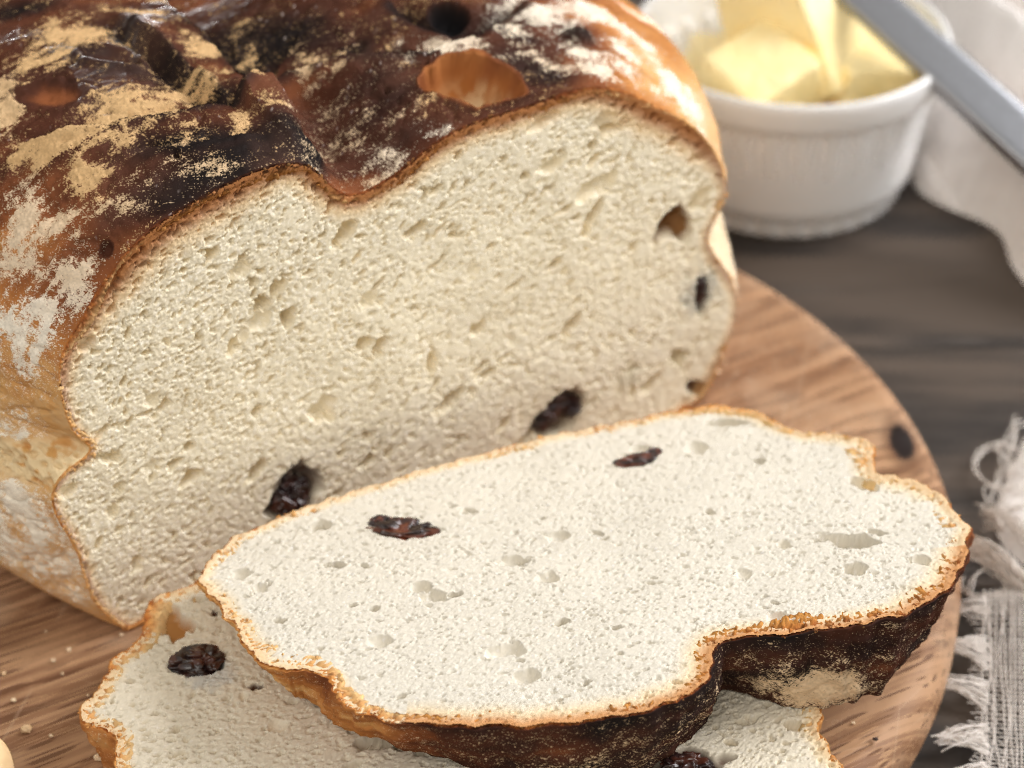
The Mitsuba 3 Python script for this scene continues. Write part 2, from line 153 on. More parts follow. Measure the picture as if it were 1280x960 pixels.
RAISINS_TOP = [(-22.0, -92.0, -0.9, 7.7, 4.1, 2.6, -0.05, 21, 0.8), (-26.9, -89.4, -0.6, 3.0, 2.2, 2.0, 0.3, 22, 0.8), (26.7, -68.3, -0.6, 5.6, 2.2, 1.9, 0.28, 24, 0.8), (30.1, -65.9, -0.4, 2.5, 1.7, 1.6, 0.35, 25, 0.8)]
RAISINS_LOW = [(-62.4, -115.7, -0.9, 6.1, 4.8, 3.2, 0.15, 26, 0.1), (33.5, -144.2, -1.2, 6.2, 3.9, 3, 0.0, 27, 0.25)]
SLICE_LOW = [(-66.4, -92.1, 0.38), (-71.8, -95.6, 0.4), (-74.1, -97.1, 0.4), (-74.7, -104.9, 0.4), (-76.0, -109.7, 0.38), (-80.7, -119.4, 0.36), (-81.7, -125.3, 0.34), (-83.8, -128.4, 0.32), (-82.7, -131.9, 0.3), (-78.2, -136.2, 0.32), (-75.5, -140.5, 0.42), (-74, -152, 0.4), (-66, -168, 0.6), (-50, -180, 0.7), (-20, -189, 0.8), (15, -188, 0.8), (42, -180, 0.6), (57, -165, 0.4), (61.5, -150, 0.28), (60.9, -141.9, 0.24), (60.5, -137.7, 0.24), (58.6, -135.6, 0.24), (60.4, -130.8, 0.26), (57, -118, 0.28), (50, -104, 0.36), (30, -94, 0.4), (0, -89, 0.4), (-30, -87, 0.4), (-52, -88, 0.4)]
CRUMBS = [(-93.3, -95.7, 1.1, 0), (-96.0, -98.9, 1.0, 0), (-98.0, -119.5, 2.1, 1), (-92.8, -120.9, 0.8, 0), (-105.6, -103.0, 1.0, 1), (-102.2, -110.8, 1.0, 0), (-82.2, -127.3, 1.9, 0), (-93.5, -102.8, 0.6, 0), (50.4, 4.0, 1.9, 0), (52.7, 8.5, 1.0, 0), (69.1, -117.3, 0.8, 0), (73.0, -122.0, 1.0, 2), (-82.9, -91.0, 0.8, 0), (-99.1, -89.8, 0.5, 0), (-87.2, -109.2, 0.5, 0)]
CRUMB_LABELS = ['small pale crumb on the board by the near end of the loaf', 'pale crumb beside the smallest ones, between loaf and lower slice', 'largest light brown crumb, alone near the wooden handle', 'tiny pale crumb just right of the largest brown crumb', 'light brown crumb closest to the picture edge, under the loaf side', 'small crumb at the board edge midway between loaf and largest crumb', 'pale white crumb touching the charred end of the lower slice', 'very tiny crumb between the loaf and the lower slice', 'white crumb at the far end of the loaf beside its base crust', 'small crumb behind the far end of the loaf on the board', 'tiny white crumb beyond the lower slice on the bare board', 'blackened crumb near the rounded board rim beside the napkin fringe', 'crumb tucked between the loaf and the top corner of the lower slice', 'minute crumb close under the loaf on the brown board', 'minute crumb in the open board between largest crumb and lower slice']
CHAR += [(21, 3, 98, 8, 4.5, .75), (32, 3, 101, 9, 5.5, 1.1), (44, 4, 100.5, 8, 5.5, 1.1), (50, 3, 97, 4, 4, .7)]
# ------------------------------------------------------------------ materials
def rgb(*c): return {'type': 'rgb', 'value': list(c)}
VC_TEX = {'type': 'mesh_attribute', 'name': 'vertex_color'}
def flour_weight(p, n, uv):
    x, y, z = p.x * 1e3, p.y * 1e3, p.z * 1e3
    fine = mikit.noise(x * 4.2, y * 4.2, z * 4.2) - .5
    mid = mikit.noise(x * 1.5, y * 1.5, z * 1.5 + 9.0) - .5
    w = mikit.smoothstep(-.26, .26, uv.y + .95 * fine + .45 * mid)
    speck = dr.maximum(mikit.smoothstep(.78, .90, mikit.noise(x * 4.0 + 40.0, y * 4.0, z * 4.0)) * mikit.smoothstep(-1.15, -.2, uv.y), .9 * mikit.smoothstep(.84, .93, mikit.noise(x * 1.7, y * 1.7 + 30.0, z * 1.7)) * mikit.smoothstep(-1.1, -.4, uv.y))
    return dr.maximum(w * .97, speck * .8)
def flour_col(p, n, uv):
    x, y, z = p.x * 1e3, p.y * 1e3, p.z * 1e3
    g = .80 + .28 * mikit.noise(x * 2.6, y * 2.6, z * 2.6 + 3.0) + .18 * (mikit.noise(x * .5, y * .5, z * .5) - .5)
    return mikit.mix((.64, .415, .205), (.90, .82, .69), uv.x) * g
scene['crust_bsdf'] = {'type': 'twosided', 'bsdf': {'type': 'blendbsdf', 'weight': mikit.proc(flour_weight),
    'bare': {'type': 'blendbsdf', 'weight': 0.06, 'matt': {'type': 'diffuse', 'reflectance': VC_TEX},
             'glaze': {'type': 'principled', 'base_color': VC_TEX, 'roughness': mikit.proc(lambda p, n, uv: .40 + .25 * mikit.noise(p.x * 700, p.y * 700, p.z * 700)), 'specular': 0.4}},
    'floured': {'type': 'diffuse', 'reflectance': mikit.proc(flour_col)}}}
scene['crumb_bsdf'] = {'type': 'twosided', 'bsdf': {'type': 'principled', 'base_color': VC_TEX, 'roughness': 0.72, 'specular': 0.35}}
scene['raisin_bsdf'] = {'type': 'twosided', 'bsdf': {'type': 'principled', 'base_color': VC_TEX, 'roughness': 0.28, 'specular': 0.55, 'clearcoat': 0.35, 'clearcoat_gloss': 0.8}}

RAMP_D = [-.1, 0, .22, .36, .5, .68, .85, 1.0, 1.3]
RAMP_C = np.array([(.76, .61, .42), (.72, .53, .32), (.64, .355, .135), (.47, .19, .058), (.235, .078, .030), (.080, .0285, .0165), (.031, .0155, .0125), (.016, .0115, .0108), (.011, .010, .011)])
def bake_colour(D):
    return np.stack([np.interp(D, RAMP_D, RAMP_C[:, k]) for k in range(3)], -1)
FL_TAN, FL_PALE = np.array((.62, .40, .19)), np.array((.80, .69, .53))

def foam(a, b, seed, cell, stretch=1.0, rot=0.0):
    """Worley foam over the plane: (F2 - F1) / cell and a random number per cell."""
    r = np.random.default_rng(seed)
    x, y = a * math.cos(rot) + b * math.sin(rot), (-a * math.sin(rot) + b * math.cos(rot)) * stretch
    lo, hi = np.array([x.min(), y.min()]) - 3 * cell, np.array([x.max(), y.max()]) + 3 * cell
    n = int(np.prod(hi - lo) / cell**2)
    s = r.uniform(lo, hi, (n, 2)); val = r.random(n)
    d, i = cKDTree(s).query(np.stack([x, y], -1), k=2)
    return (d[:, 1] - d[:, 0]) / cell, val[i[:, 0]], d[:, 0] / cell

def crumb(poly, step, seed, pits=(), toast=None, dark=(), flow=0.35, base=(.80, .745, .625), big=90, stains=(), amp=1.0, coarse=.45, stretch=1.7, grain=.20):
    """A cut crumb surface over the polygon (mm): (vertices (a, b, h), faces, colours). h <= ~0.4, pits go down.
    pits: (a, b, ra, rb, angle, depth, colour or None); toast(dist, index of the nearest outline point) -> (amount, colour)"""
    r = np.random.default_rng(seed)
    lo, hi = poly.min(0), poly.max(0)
    ga, gb = np.arange(lo[0], hi[0], step), np.arange(lo[1], hi[1], step)
    A, B = np.meshgrid(ga, gb, indexing='ij')
    inside = contains_xy(Polygon(poly).buffer(-0.3), A.ravel(), B.ravel())
    a, b = A.ravel()[inside], B.ravel()[inside]
    a = a + r.uniform(-.22, .22, len(a)) * step; b = b + r.uniform(-.22, .22, len(b)) * step
    P = np.stack([a, b, np.full_like(a, seed * 7.1)], -1)
    # the flow of the dough bends the pores
    wx, wy = (fb(P, .06, 2, seed) - .5) * 9, (fb(P, .06, 2, seed + 5) - .5) * 9
    h = (fb(P, .045, 2, seed + 9) - .5) * 1.6
    f1, v1, c1 = foam(a + wx, b + wy, seed + 1, 2.2, stretch, flow)
    f2, v2, c2 = foam(a + wx * .6, b + wy * .6, seed + 2, 1.15, stretch * .95, flow)
    f3, v3, c3 = foam(a, b, seed + 3, .62, 1.45, flow)
    coarse = coarse + .5 * (fb(P, .07, 2, seed + 60) - .5)
    h -= ss(coarse + .13, .97, v1) * 2.0 * ss(.42, .12, c1) * amp
    h -= ss(coarse, .97, v2) * 1.5 * ss(.46, .14, c2) * amp
    h -= ss(.2, 1, v3) * .30 * ss(.5, .15, c3) * amp
    h += (nz(P, 2.7, seed + 4) - .5) * grain + (nz(P, 1.2, seed + 6) - .5) * .16
    h += r.normal(size=len(a)) * .035
    tint = np.zeros(len(a))
    col = np.broadcast_to(np.asarray(base), (len(a), 3)) * (1 + .08 * (fb(P, .12, 3, seed + 8) - .5)[:, None] + .10 * (nz(P, 2.2, seed + 12) - .5)[:, None] + r.normal(size=len(a))[:, None] * .02)
    col = lerp(col, np.asarray(base) * (1.13, 1.17, 1.30), .85 * ss(.68, .80, nz(P, 2.3, seed + 21)))       # white grains and glints, painted into the crumb colour
    # round gas holes of all sizes, with clean thin rims
    allp = list(pits)
    for _ in range(big):
        rad = .50 * (1 - r.random()) ** -.40
        rad = min(rad, 2.0); el = r.uniform(1.0, 2.3)
        allp.append((r.uniform(lo[0], hi[0]), r.uniform(lo[1], hi[1]), rad * el, rad * .85, flow + r.normal(0, .4), rad * r.uniform(1.8, 3.0), None))
    tree = cKDTree(np.stack([a, b], -1))
    for (pa, pb, ra, rb, ang, dep, pc) in allp:
        if pc is None and dep > 1: dep = dep * 1.35
        k = np.array(tree.query_ball_point((pa, pb), max(ra, rb) * 1.5), int)
        if not len(k): continue
        x, y = a[k] - pa, b[k] - pb
        q = np.hypot((x * math.cos(ang) + y * math.sin(ang)) / ra, (-x * math.sin(ang) + y * math.cos(ang)) / rb)
        q = q * (1 + (.8 if pc is None else .45) * (nz(P[k], 1.5 / max(ra, .8), seed + 30) - .5) + .4 * (nz(P[k], 3.2 / max(ra, .8), seed + 31) - .5))
        inner = -dep * 1.15 * np.clip(1 - q * q, 0, 1) ** .7 + .12 * (nz(P[k], 1.6, 3) - .5)
        m = q < 1
        h[k[m]] = np.minimum(h[k[m]] * .35, inner[m] - .05)
        if pc is not None:
            col[k] = lerp(col[k], pc, ss(1.08, .75, q))
        else:
            pass
    for (pa, pb, rad, sc, am) in stains:
        q = np.hypot(a - pa, b - pb) / rad + .7 * (nz(P, .9, 77) - .5)
        col = lerp(col, sc, am * ss(1.0, .35, q))
    if toast is not None:
        d, i = cKDTree(poly).query(np.stack([a, b], -1))
        am, tc = toast(d + .9 * (fb(P, .5, 3, seed + 40) - .5), i, a, b)
        col = lerp(col, tc, am)
        h += .35 * ss(2.2, .6, d)
    de = cKDTree(poly).query(np.stack([a, b], -1))[0]
    h = np.maximum(h, -(.45 * de + .2))
    num = -np.ones(inside.shape, int); num[inside] = np.arange(inside.sum())
    num = num.reshape(A.shape)
    q = np.stack([num[:-1, :-1], num[1:, :-1], num[1:, 1:], num[:-1, 1:]], -1).reshape(-1, 4)
    q = q[(q >= 0).all(1)]
    f = np.vstack([q[:, [0, 1, 2]], q[:, [0, 2, 3]]])
    return np.stack([a, b, np.minimum(h, .55)], -1), f, np.clip(col, .01, .9)

def raisin(ra, rb, rc, seed, light=0.0):
    """A wrinkled raisin (mm): unit directions pushed in along folds; (mesh, colours)."""
    m = trimesh.creation.icosphere(subdivisions=5)
    d = np.array(m.vertices)
    w = d + .5 * (np.stack([nz(d, 1.6, seed + k) for k in range(3)], -1) - .5)
    fold = np.abs(fb(w, 1.5, 2, seed + 5) - .5) * 2
    fold2 = np.abs(nz(w, 4.2, seed + 6) - .5) * 2
    rad = 1 + .30 * (nz(d, 1.2, seed + 8) - .5) - .30 * ss(.28, 0, fold) - .10 * ss(.35, 0, fold2)
    v = d * rad[:, None] * (ra, rb, rc)
    c = lerp(np.array((.020, .0085, .0075)), np.array((.115, .030, .014)), ss(.45, .8, nz(d, 2.3, seed + 9)) * (.35 + light))
    return trimesh.Trimesh(v, m.faces, process=False), c

# ------------------------------------------------------------------ the loaf
def build_loaf():
    G, arcs, vs, curve, total = loaf_base()
    nr, nc = G.shape[:2]
    f = grid_faces(nr, nc, True)
    N = vnormals(G.reshape(-1, 3), f).reshape(G.shape)
    if (N[:, :, 2][G[..., 2] > 95]).mean() < 0: N, f = -N, f[:, ::-1]
    u, v, w = (G[..., k].ravel() for k in range(3)); n = N.reshape(-1, 3)
    P = np.stack([u, v, w], -1); top = ss(.45, .85, n[:, 2]) * ss(80, 90, w)
    arc = np.broadcast_to(arcs[None], (nr, nc)).ravel()
    disp = np.zeros(len(u)); ridge = np.zeros(len(u))
    uv = np.stack([u + 4.5 * (fb(P, .13, 3, 1) - .5), v + 4.5 * (fb(P, .13, 3, 2) - .5)], -1)
    def groove(name, depth, wid, lip_side, lip, lw, fade=None):
        nonlocal disp, ridge
        d, s, al = seg_dist(uv, LINES[name])
        wd = wid * (.75 + .5 * nz(P, .12, 5))
        g = np.exp(-(d / wd) ** 1.4)
        sd = d * s * lip_side
        e = np.ones(len(u)) if fade is None else fade(al)
        dd = -depth * g * e + lip * np.exp(-((sd - lw * 1.1) / lw) ** 2) * e
        disp += dd * top
        ridge = np.maximum(ridge, np.exp(-((sd - lw * .9) / (lw * .55)) ** 2) * e * top)
        return g * e * top
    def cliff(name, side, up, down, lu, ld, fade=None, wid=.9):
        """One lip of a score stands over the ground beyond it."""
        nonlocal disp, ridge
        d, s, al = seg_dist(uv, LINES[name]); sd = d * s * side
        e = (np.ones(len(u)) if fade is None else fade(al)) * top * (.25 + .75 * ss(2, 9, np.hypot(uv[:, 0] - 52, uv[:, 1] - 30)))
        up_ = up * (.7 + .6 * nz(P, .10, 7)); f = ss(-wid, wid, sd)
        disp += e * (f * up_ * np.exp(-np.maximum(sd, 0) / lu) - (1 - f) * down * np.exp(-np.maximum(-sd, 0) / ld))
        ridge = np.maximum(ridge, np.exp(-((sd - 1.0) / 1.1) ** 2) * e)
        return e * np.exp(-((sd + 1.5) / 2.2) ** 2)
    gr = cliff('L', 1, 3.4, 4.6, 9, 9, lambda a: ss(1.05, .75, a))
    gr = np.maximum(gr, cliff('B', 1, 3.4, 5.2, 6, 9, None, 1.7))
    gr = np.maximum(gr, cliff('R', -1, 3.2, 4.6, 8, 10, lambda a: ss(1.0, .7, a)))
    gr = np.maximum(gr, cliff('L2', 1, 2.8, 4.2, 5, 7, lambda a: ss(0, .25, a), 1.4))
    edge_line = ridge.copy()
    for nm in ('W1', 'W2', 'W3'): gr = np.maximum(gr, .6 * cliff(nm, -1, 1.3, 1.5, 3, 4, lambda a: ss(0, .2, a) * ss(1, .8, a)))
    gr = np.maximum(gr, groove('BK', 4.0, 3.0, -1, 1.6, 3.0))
    # the front score: a sharp crest on its near-left side, a broad trough beyond
    d, s, al = seg_dist(uv, LINES['F'])
    sd = d * s                                                  # + is towards -u or +u; measured below
    du = uv[:, 0] - np.interp(uv[:, 1], [0, 4, 8, 15, 24, 31], [57.5, 56.8, 56.5, 57.3, 58, 56])
    infr = top * ss(36, 26, v)
    disp += infr * (-3.8 * np.exp(-((du - 2.5) / 5.0) ** 2) * ss(1, 12, v) + 3.4 * np.exp(-((du + 8.0) / 4.2) ** 2) * ss(0, 6, v) + 1.6 * np.exp(-((du - 17) / 8) ** 2) * ss(2, 9, v))
    # quarters swell between the scores, lumps and wrinkles of the skin
    disp += top * (4.6 * (fb(P, .036, 2, 11) - .5) + 1.3 * (fb(P, .11, 3, 12) - .5) * ss(0, 5, v))
    wr = np.abs(fb(np.stack([u * .6 + v * .5, v * 1.2, w * .7], -1), .16, 3, 13) - .5)
    disp += -.6 * ss(.07, 0, wr) * ss(70, 92, w) * ss(0, 3, v)
    wr2 = np.abs(fb(np.stack([u * .5 - v * .3, v * 1.1 + u * .2, w * .7], -1), .33, 3, 19) - .5)
    disp += -.22 * ss(.06, 0, wr2) * ss(70, 92, w) * ss(0, 3, v) 
    fl_edge = fb(P, .28, 2, 52); disp += top * .15 * ss(.50, .53, fl_edge) * ss(2, 6, v)       # flakes of the skin lifting
    side = ss(.6, .2, np.abs(n[:, 2]))
    disp += side * ((fb(P, .07, 3, 14) - .5) * 3.0 * ss(0, 6, v))
    disp += side * ((fb(P, .33, 3, 55) - .5) * .8 + (fb(P, .9, 3, 56) - .5) * .4) * ss(0, 1.5, v) - side * .7 * ss(.07, 0, np.abs(fb(P * (1, 1, 1.5), .13, 3, 57) - .5)) * ss(0, 3, v)
    # the burst seam round the side
    seam_w = 48 + 5 * (fb(np.stack([v, u * 0, u * 0], -1), .05, 2, 15) - .5)
    seam = np.exp(-((w - seam_w) / 3.6) ** 2) * side
    left = (u < 60)
    torn_w = np.exp(-((w - seam_w) / 4.6) ** 2) * ((u < 26) | (u > 132))
    disp -= seam * (np.where(left, 2.6, 1.0) + 2.2 * (fb(P, .5, 3, 58) - .5)) * ss(0, 2.5, v)
    # blisters, the big burst bubble, small holes
    def near(name, rx, ry, off=(0, 0)):
        p = loaf_world(*[np.array(x) for x in SPOTS[name]]); q = loaf_world(u, v, w) - p
        x, y = q[:, 0] * 1e3 - off[0], q[:, 1] * 1e3 - off[1]
        return np.hypot(x / rx, y / ry)
    hq = near('hole', 9.0, 6.4, (0, 2.6)) * (1 + .50 * (nz(P, .17, 16) - .5) + .22 * (nz(P, .45, 65) - .5)) + .6 * ss(2.2, .6, v) * (np.abs(u - 90) < 25)
    b1, b2 = near('b1', 7.2, 4.4), near('b2', 6.8, 4.6)
    disp += -1.3 * ss(1, .1, b1 + .3 * (nz(P, .3, 66) - .5)) + .5 * np.exp(-((b1 - 1.05) / .22) ** 2) - 2.6 * ss(1, .35, b2) + 1.2 * np.exp(-((b2 - 1.05) / .2) ** 2)
    disp = np.where(hq < 1.25, disp * .5, disp)
    disp += -8.5 * np.sqrt(np.clip(1 - hq**2, 0, 1)) + ss(1.05, .8, hq) * 1.3 * (fb(P, .45, 3, 60) - .5) + 1.1 * np.exp(-((hq - 1.12) / .14) ** 2)
    tq = near('top', 4.6, 3.4); disp += -5 * ss(1.1, .5, tq)
    bq = near('bump', 4.4, 4.6); disp += 2.6 * ss(1, .1, bq)
    for nm, rx in (('slit', 1.7), ('pin', .8), ('pin2', .9)):
        disp += -1.6 * ss(1, .4, near(nm, rx, rx * .8))
    # skin grain: stretched along the outline, finer specks
    st = np.stack([arc * .22, v * 1.0, w * 0], -1)
    disp += (fb(st, .8, 3, 17) - .5) * .4 + (fb(P, .9, 3, 18) - .5) * .26
    # --- colours
    D = .66 + .22 * (fb(P, .06, 3, 20) - .5) + .20 * (fb(st, .25, 3, 21) - .5)
    ww = w + 6 * (fb(P, .08, 3, 22) - .5)
    D = D - .12 * ss(99, 88, ww) - .25 * ss(86, 72, ww) - .10 * ss(72, 58, ww) + side * (.16 * (fb(P, .45, 3, 53) - .5) + .14 * (fb(P, .15, 3, 54) - .5))
    D = D - .17 * ss(104, 134, u) * ss(60, 80, w)
    Wp = loaf_world(u, v, w) * 1e3
    def patch(e):
        q = loaf_world(np.array(e[0]), np.array(e[1]), np.array(e[2])) * 1e3
        x, y = Wp[:, 0] - q[0], np.hypot(Wp[:, 1] - q[1], (Wp[:, 2] - q[2]) * .9)
        return np.exp(-((x / e[3]) ** 2 + (y / e[4]) ** 2) ** 1.2)
    for e in CHAR: D = D + .34 * e[5] * patch(e)
    D += .12 * ridge + .30 * gr  # gr darkens the score creases: some char, mostly shadow painted into the colour
    D = np.minimum(D, 1.25)
    # bare lighter skin in blisters and the burst bubble
    D = D - .26 * ss(1, .35, b1 + .5 * (fb(P, .3, 3, 61) - .5)) - .10 * ss(.9, .4, b2)
    D = lerp(D[:, None], (D - .3)[:, None], ss(1.28, 1.02, hq) * .9)[:, 0]
    D = D + .4 * ss(1.1, .6, tq) + .15 * ss(1, .4, bq) + np.where(near('slit', 1.7, 1.4) < 1, .1, 0)
    # seam: torn pale crumb
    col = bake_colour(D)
    torn = np.clip(1.6 * torn_w + .9 * (fb(P, .35, 3, 62) - .5), 0, 1) * torn_w ** .3
    col = lerp(col, lerp(np.array((.80, .63, .38)), np.array((.62, .33, .11)), ss(.52, .70, fb(P, .5, 3, 23))), torn * np.where(left, .95, .5))
    right_torn = (u > 135) * ss(59, 55, w + 1.5 * (fb(P, .3, 2, 24) - .5)) * ss(22, 30, w)
    col = lerp(col, np.array((.80, .68, .48)) * (1 + .2 * (fb(P, .3, 3, 25) - .5))[:, None], right_torn * .9)
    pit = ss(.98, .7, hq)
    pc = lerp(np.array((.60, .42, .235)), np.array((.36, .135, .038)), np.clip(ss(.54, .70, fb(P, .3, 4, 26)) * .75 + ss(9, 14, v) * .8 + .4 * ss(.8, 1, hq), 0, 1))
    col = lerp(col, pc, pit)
    # flour
    F = np.zeros(len(u)); pale = np.zeros(len(u))
    for e in FLOUR:
        q = e[5] * patch(e); F = F + q; pale += q * e[6]
    pale = np.clip(pale / np.maximum(F, 1e-3), 0, 1)
    coarse = fb(P, .22, 4, 27) - .5; fine = nz(P, 3.1, 28) - .5; mid = fb(P, .9, 3, 29) - .5
    sm = fb(st, .55, 3, 30) - .5
    F = 1.05 * (1 - np.exp(-F))/.63 * .9
    X = F + 1.5 * coarse + .8 * mid + 1.0 * sm + 1.1 * (.3 + .7 * ss(50, 20, u)) * (fb(np.stack([arc * .16, v * 1.1, w * 0], -1), .9, 3, 59) - .5) - .66
    X = np.where((b1 < 1) | (hq < 1.1), X - 1, X) - .5 * ss(.9, .3, b2) - .45 * ridge * (1 - ss(.8, 1.2, F))
    X = X + .42 * edge_line * (.4 + 1.2 * nz(P, .3, 37)) + .06 + .25 * (nz(st, 1.6, 36) - .5)
    lowf = ss(60, 30, w) * side * ss(.25, .70, fb(P, .13, 4, 35))                        # floured lower side
    X = np.maximum(X, np.where(w < 82, -.42 + .10 * side, -9) + .62 * lowf)
    X = np.where(hq < 1.05, -1.2, np.where(b1 < .85, -1.2, X)) - .8 * tq.clip(0, 1) * 0
    X = np.where(tq < 1.1, -1.2, X); X = X - 1.2 * ss(.3, .6, torn_w)
    disp += (2.4 * (fb(P, .55, 4, 63) - .5) - 1.0 * ss(.55, .8, nz(P, .8, 64))) * ss(.2, .6, torn_w) * ss(0, .8, v)
    bloom = .20 * ss(.45, .75, fb(P, .10, 3, 34)) * ss(.3, .6, D) * (hq > 1)             # thin bloom of flour on the dark skin
    salt = ss(.88, .96, nz(P, 2.0, 32)) * ss(.35, .65, fb(P, .07, 2, 33)) * ss(70, 90, w) * (b1 > 1) * (hq > 1)
    col = lerp(col, (.17, .085, .062), bloom)
    col = lerp(col, (.66, .55, .51), salt * .75)
    disp += .18 * ss(-.1, .2, X) + .12 * salt
    pale = np.clip(pale + .6 * lowf, 0, 1)
    disp += np.random.default_rng(5).normal(size=len(u)) * (.018 + .035 * ss(-.1, .2, X))
    P3 = P + n * disp[:, None]
    P3[:, 1] = np.where(v < .01, 0, P3[:, 1]); P3[:, 2] = np.maximum(P3[:, 2], 0.15)
    rows = P3.reshape(nr, nc, 3); C = col.reshape(nr, nc, 3); R = np.stack([pale, X], -1).reshape(nr, nc, 2)
    # --- the crust's cut edge: rows run inwards over the face, then tuck under the crumb
    edge = rows[0][:, [0, 2]]
    t = np.roll(edge, -2, 0) - np.roll(edge, 2, 0)
    t = np.stack([gaussian_filter1d(t[:, k], 6, mode='wrap') for k in range(2)], 1); t /= np.linalg.norm(t, axis=1, keepdims=True)
    inn = np.stack([t[:, 1], -t[:, 0]], 1)
    if ((np.array([UC, WC]) - edge) * inn).sum(1).mean() < 0: inn = -inn
    wdt = gaussian_filter1d(np.random.default_rng(3).normal(size=nc), 12, mode='wrap'); wdt = wdt / wdt.std() * .3 - .25
    Dt = gaussian_filter1d(D.reshape(nr, nc)[2], 5, mode='wrap')
    basecol = edge[:, 1] < 1.5
    rim, rimc, rj = [], [], np.random.default_rng(9)
    for d0 in (2.7, 2.3, 1.9, 1.5, 1.15, .8, .5, .25):
        dd = d0 * (1 + wdt) * (.5 + .5 * ss(.25, .6, Dt))
        e = edge + inn * dd[:, None]
        q = np.stack([e[:, 0], np.zeros(nc), e[:, 1]], -1)
        hgt = (fb(q, 1.9, 3, 40) - .5) * 1.5 - .12 + rj.normal(size=nc) * .07
        vv = np.where(d0 > 2.5, 1.6, hgt * ss(0, .6, d0) - .1)
        rim.append(np.stack([e[:, 0], vv, e[:, 1]], -1))
        k_ = ss(.3, 2.6, d0 + .8 * (fb(q, .7, 3, 41) - .5))
        dark = np.clip(Dt, .1, .9)
        outer = bake_colour(dark * .80 + .08 + .30 * (fb(q, 1.2, 3, 43) - .5)) * (1.08, .95, .80)
        inner = lerp(np.array((.70, .48, .24)), np.array((.38, .155, .042)), ss(.35, .7, dark))
        rc = lerp(outer, inner * (1 + .5 * (fb(q, 1.6, 2, 44) - .5))[:, None], k_)
        br = bake_colour(.44 - .04 * d0 + .45 * (fb(q, 1.1, 3, 42) - .5))
        rimc.append(np.where(basecol[:, None], br, rc))
    rows = np.concatenate([np.array(rim), rows]); C = np.concatenate([np.array(rimc), C]); R = np.concatenate([np.broadcast_to(np.array([.5, -1.3]), (len(rim), nc, 2)), R])
    V3 = rows.reshape(-1, 3)
    f = grid_faces(rows.shape[0], nc, True)
    # far end closed by a fan
    V3 = np.vstack([V3, rows[-1].mean(0)]); k = len(V3) - 1; j = np.arange(nc); b0 = (rows.shape[0] - 1) * nc
    f = np.vstack([f, np.stack([b0 + j, np.full(nc, k), b0 + (j + 1) % nc], -1)])
    C = np.vstack([C.reshape(-1, 3), C.reshape(-1, 3)[-1:]]); R = np.vstack([R.reshape(-1, 2), [[.5, -1.3]]])
    rb = np.random.default_rng(17); kk = rb.choice(nc, 260); lay_ = rb.integers(1, 8, 260)
    kk, lay_ = kk[rows[0][kk, 2] > -9], lay_
    bp = rows[lay_, kk] + rb.normal(size=(260, 3)) * (.3, .12, .3); bv, bf, bc = burrs(bp, C[:-1].reshape(rows.shape)[lay_, kk] * .75 + np.array((.55, .30, .11)) * .25, .5, 700)
    f = np.vstack([f, bf + len(V3)]); V3 = np.vstack([V3, bv]); C = np.vstack([C, bc]); R = np.vstack([R, np.tile([[.5, -1.3]], (len(bv), 1))])
    Wm = loaf_world(V3[:, 0], V3[:, 1], V3[:, 2])
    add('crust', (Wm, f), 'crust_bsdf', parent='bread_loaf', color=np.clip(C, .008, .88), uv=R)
    # --- the cut crumb
    poly = edge[np.r_[True, np.linalg.norm(np.diff(edge, axis=0), axis=1) > 1e-6]]
    Dp = Dt
    def toast(d, i, a, b):
        topness = ss(60, 80, poly[i, 1])
        pu, pw = poly[i, 0], poly[i, 1]
        wid = 1.3 + topness * (3.0 + 3.4 * ss(-5, 8, pu) * ss(50, 26, pu) + 1.8 * ss(112, 130, pu)) + 1.2 * ss(150, 156, pu) * ss(20, 5, pw)
        wid = np.where(pw < 2, 1.0, wid)
        am = ss(wid * 1.3 + 2.0, wid * .25, d)
        tc = lerp(np.array((.74, .47, .19)), np.array((.36, .135, .035)), ss(.45, .95, am))
        return am * np.where(pw < 2, .9, .70 + .28 * topness), tc
    V, fc, cc = crumb(poly, .24, 100, PITS_LOAF, toast, flow=.42, base=(.80, .72, .545), big=420, stains=STAINS_LOAF, amp=.72, coarse=.50, grain=.21, stretch=1.4)
    keep = loaf_world(V[:, 0], -V[:, 2], V[:, 1])
    add('crumb', (keep, fc), 'crumb_bsdf', parent='bread_loaf', color=cc)
    return poly
tag('bread_loaf', 'large round floury loaf with dark scored crust, cut open to show pale crumb and raisins', 'bread')
LOAF_POLY = build_loaf()
for a, b, dv, ra, rb, rc, rot, sd, li in RAISINS_LOAF:
    m, c = raisin(ra, rb, rc, sd, li)
    q = np.array(m.vertices); x, y = q[:, 0] * math.cos(rot) - q[:, 1] * math.sin(rot), q[:, 0] * math.sin(rot) + q[:, 1] * math.cos(rot)
    k = add('raisin', (loaf_world(a + x, dv - q[:, 2], b + y), np.array(m.faces)[:, ::-1]), 'raisin_bsdf', parent='bread_loaf', color=c)

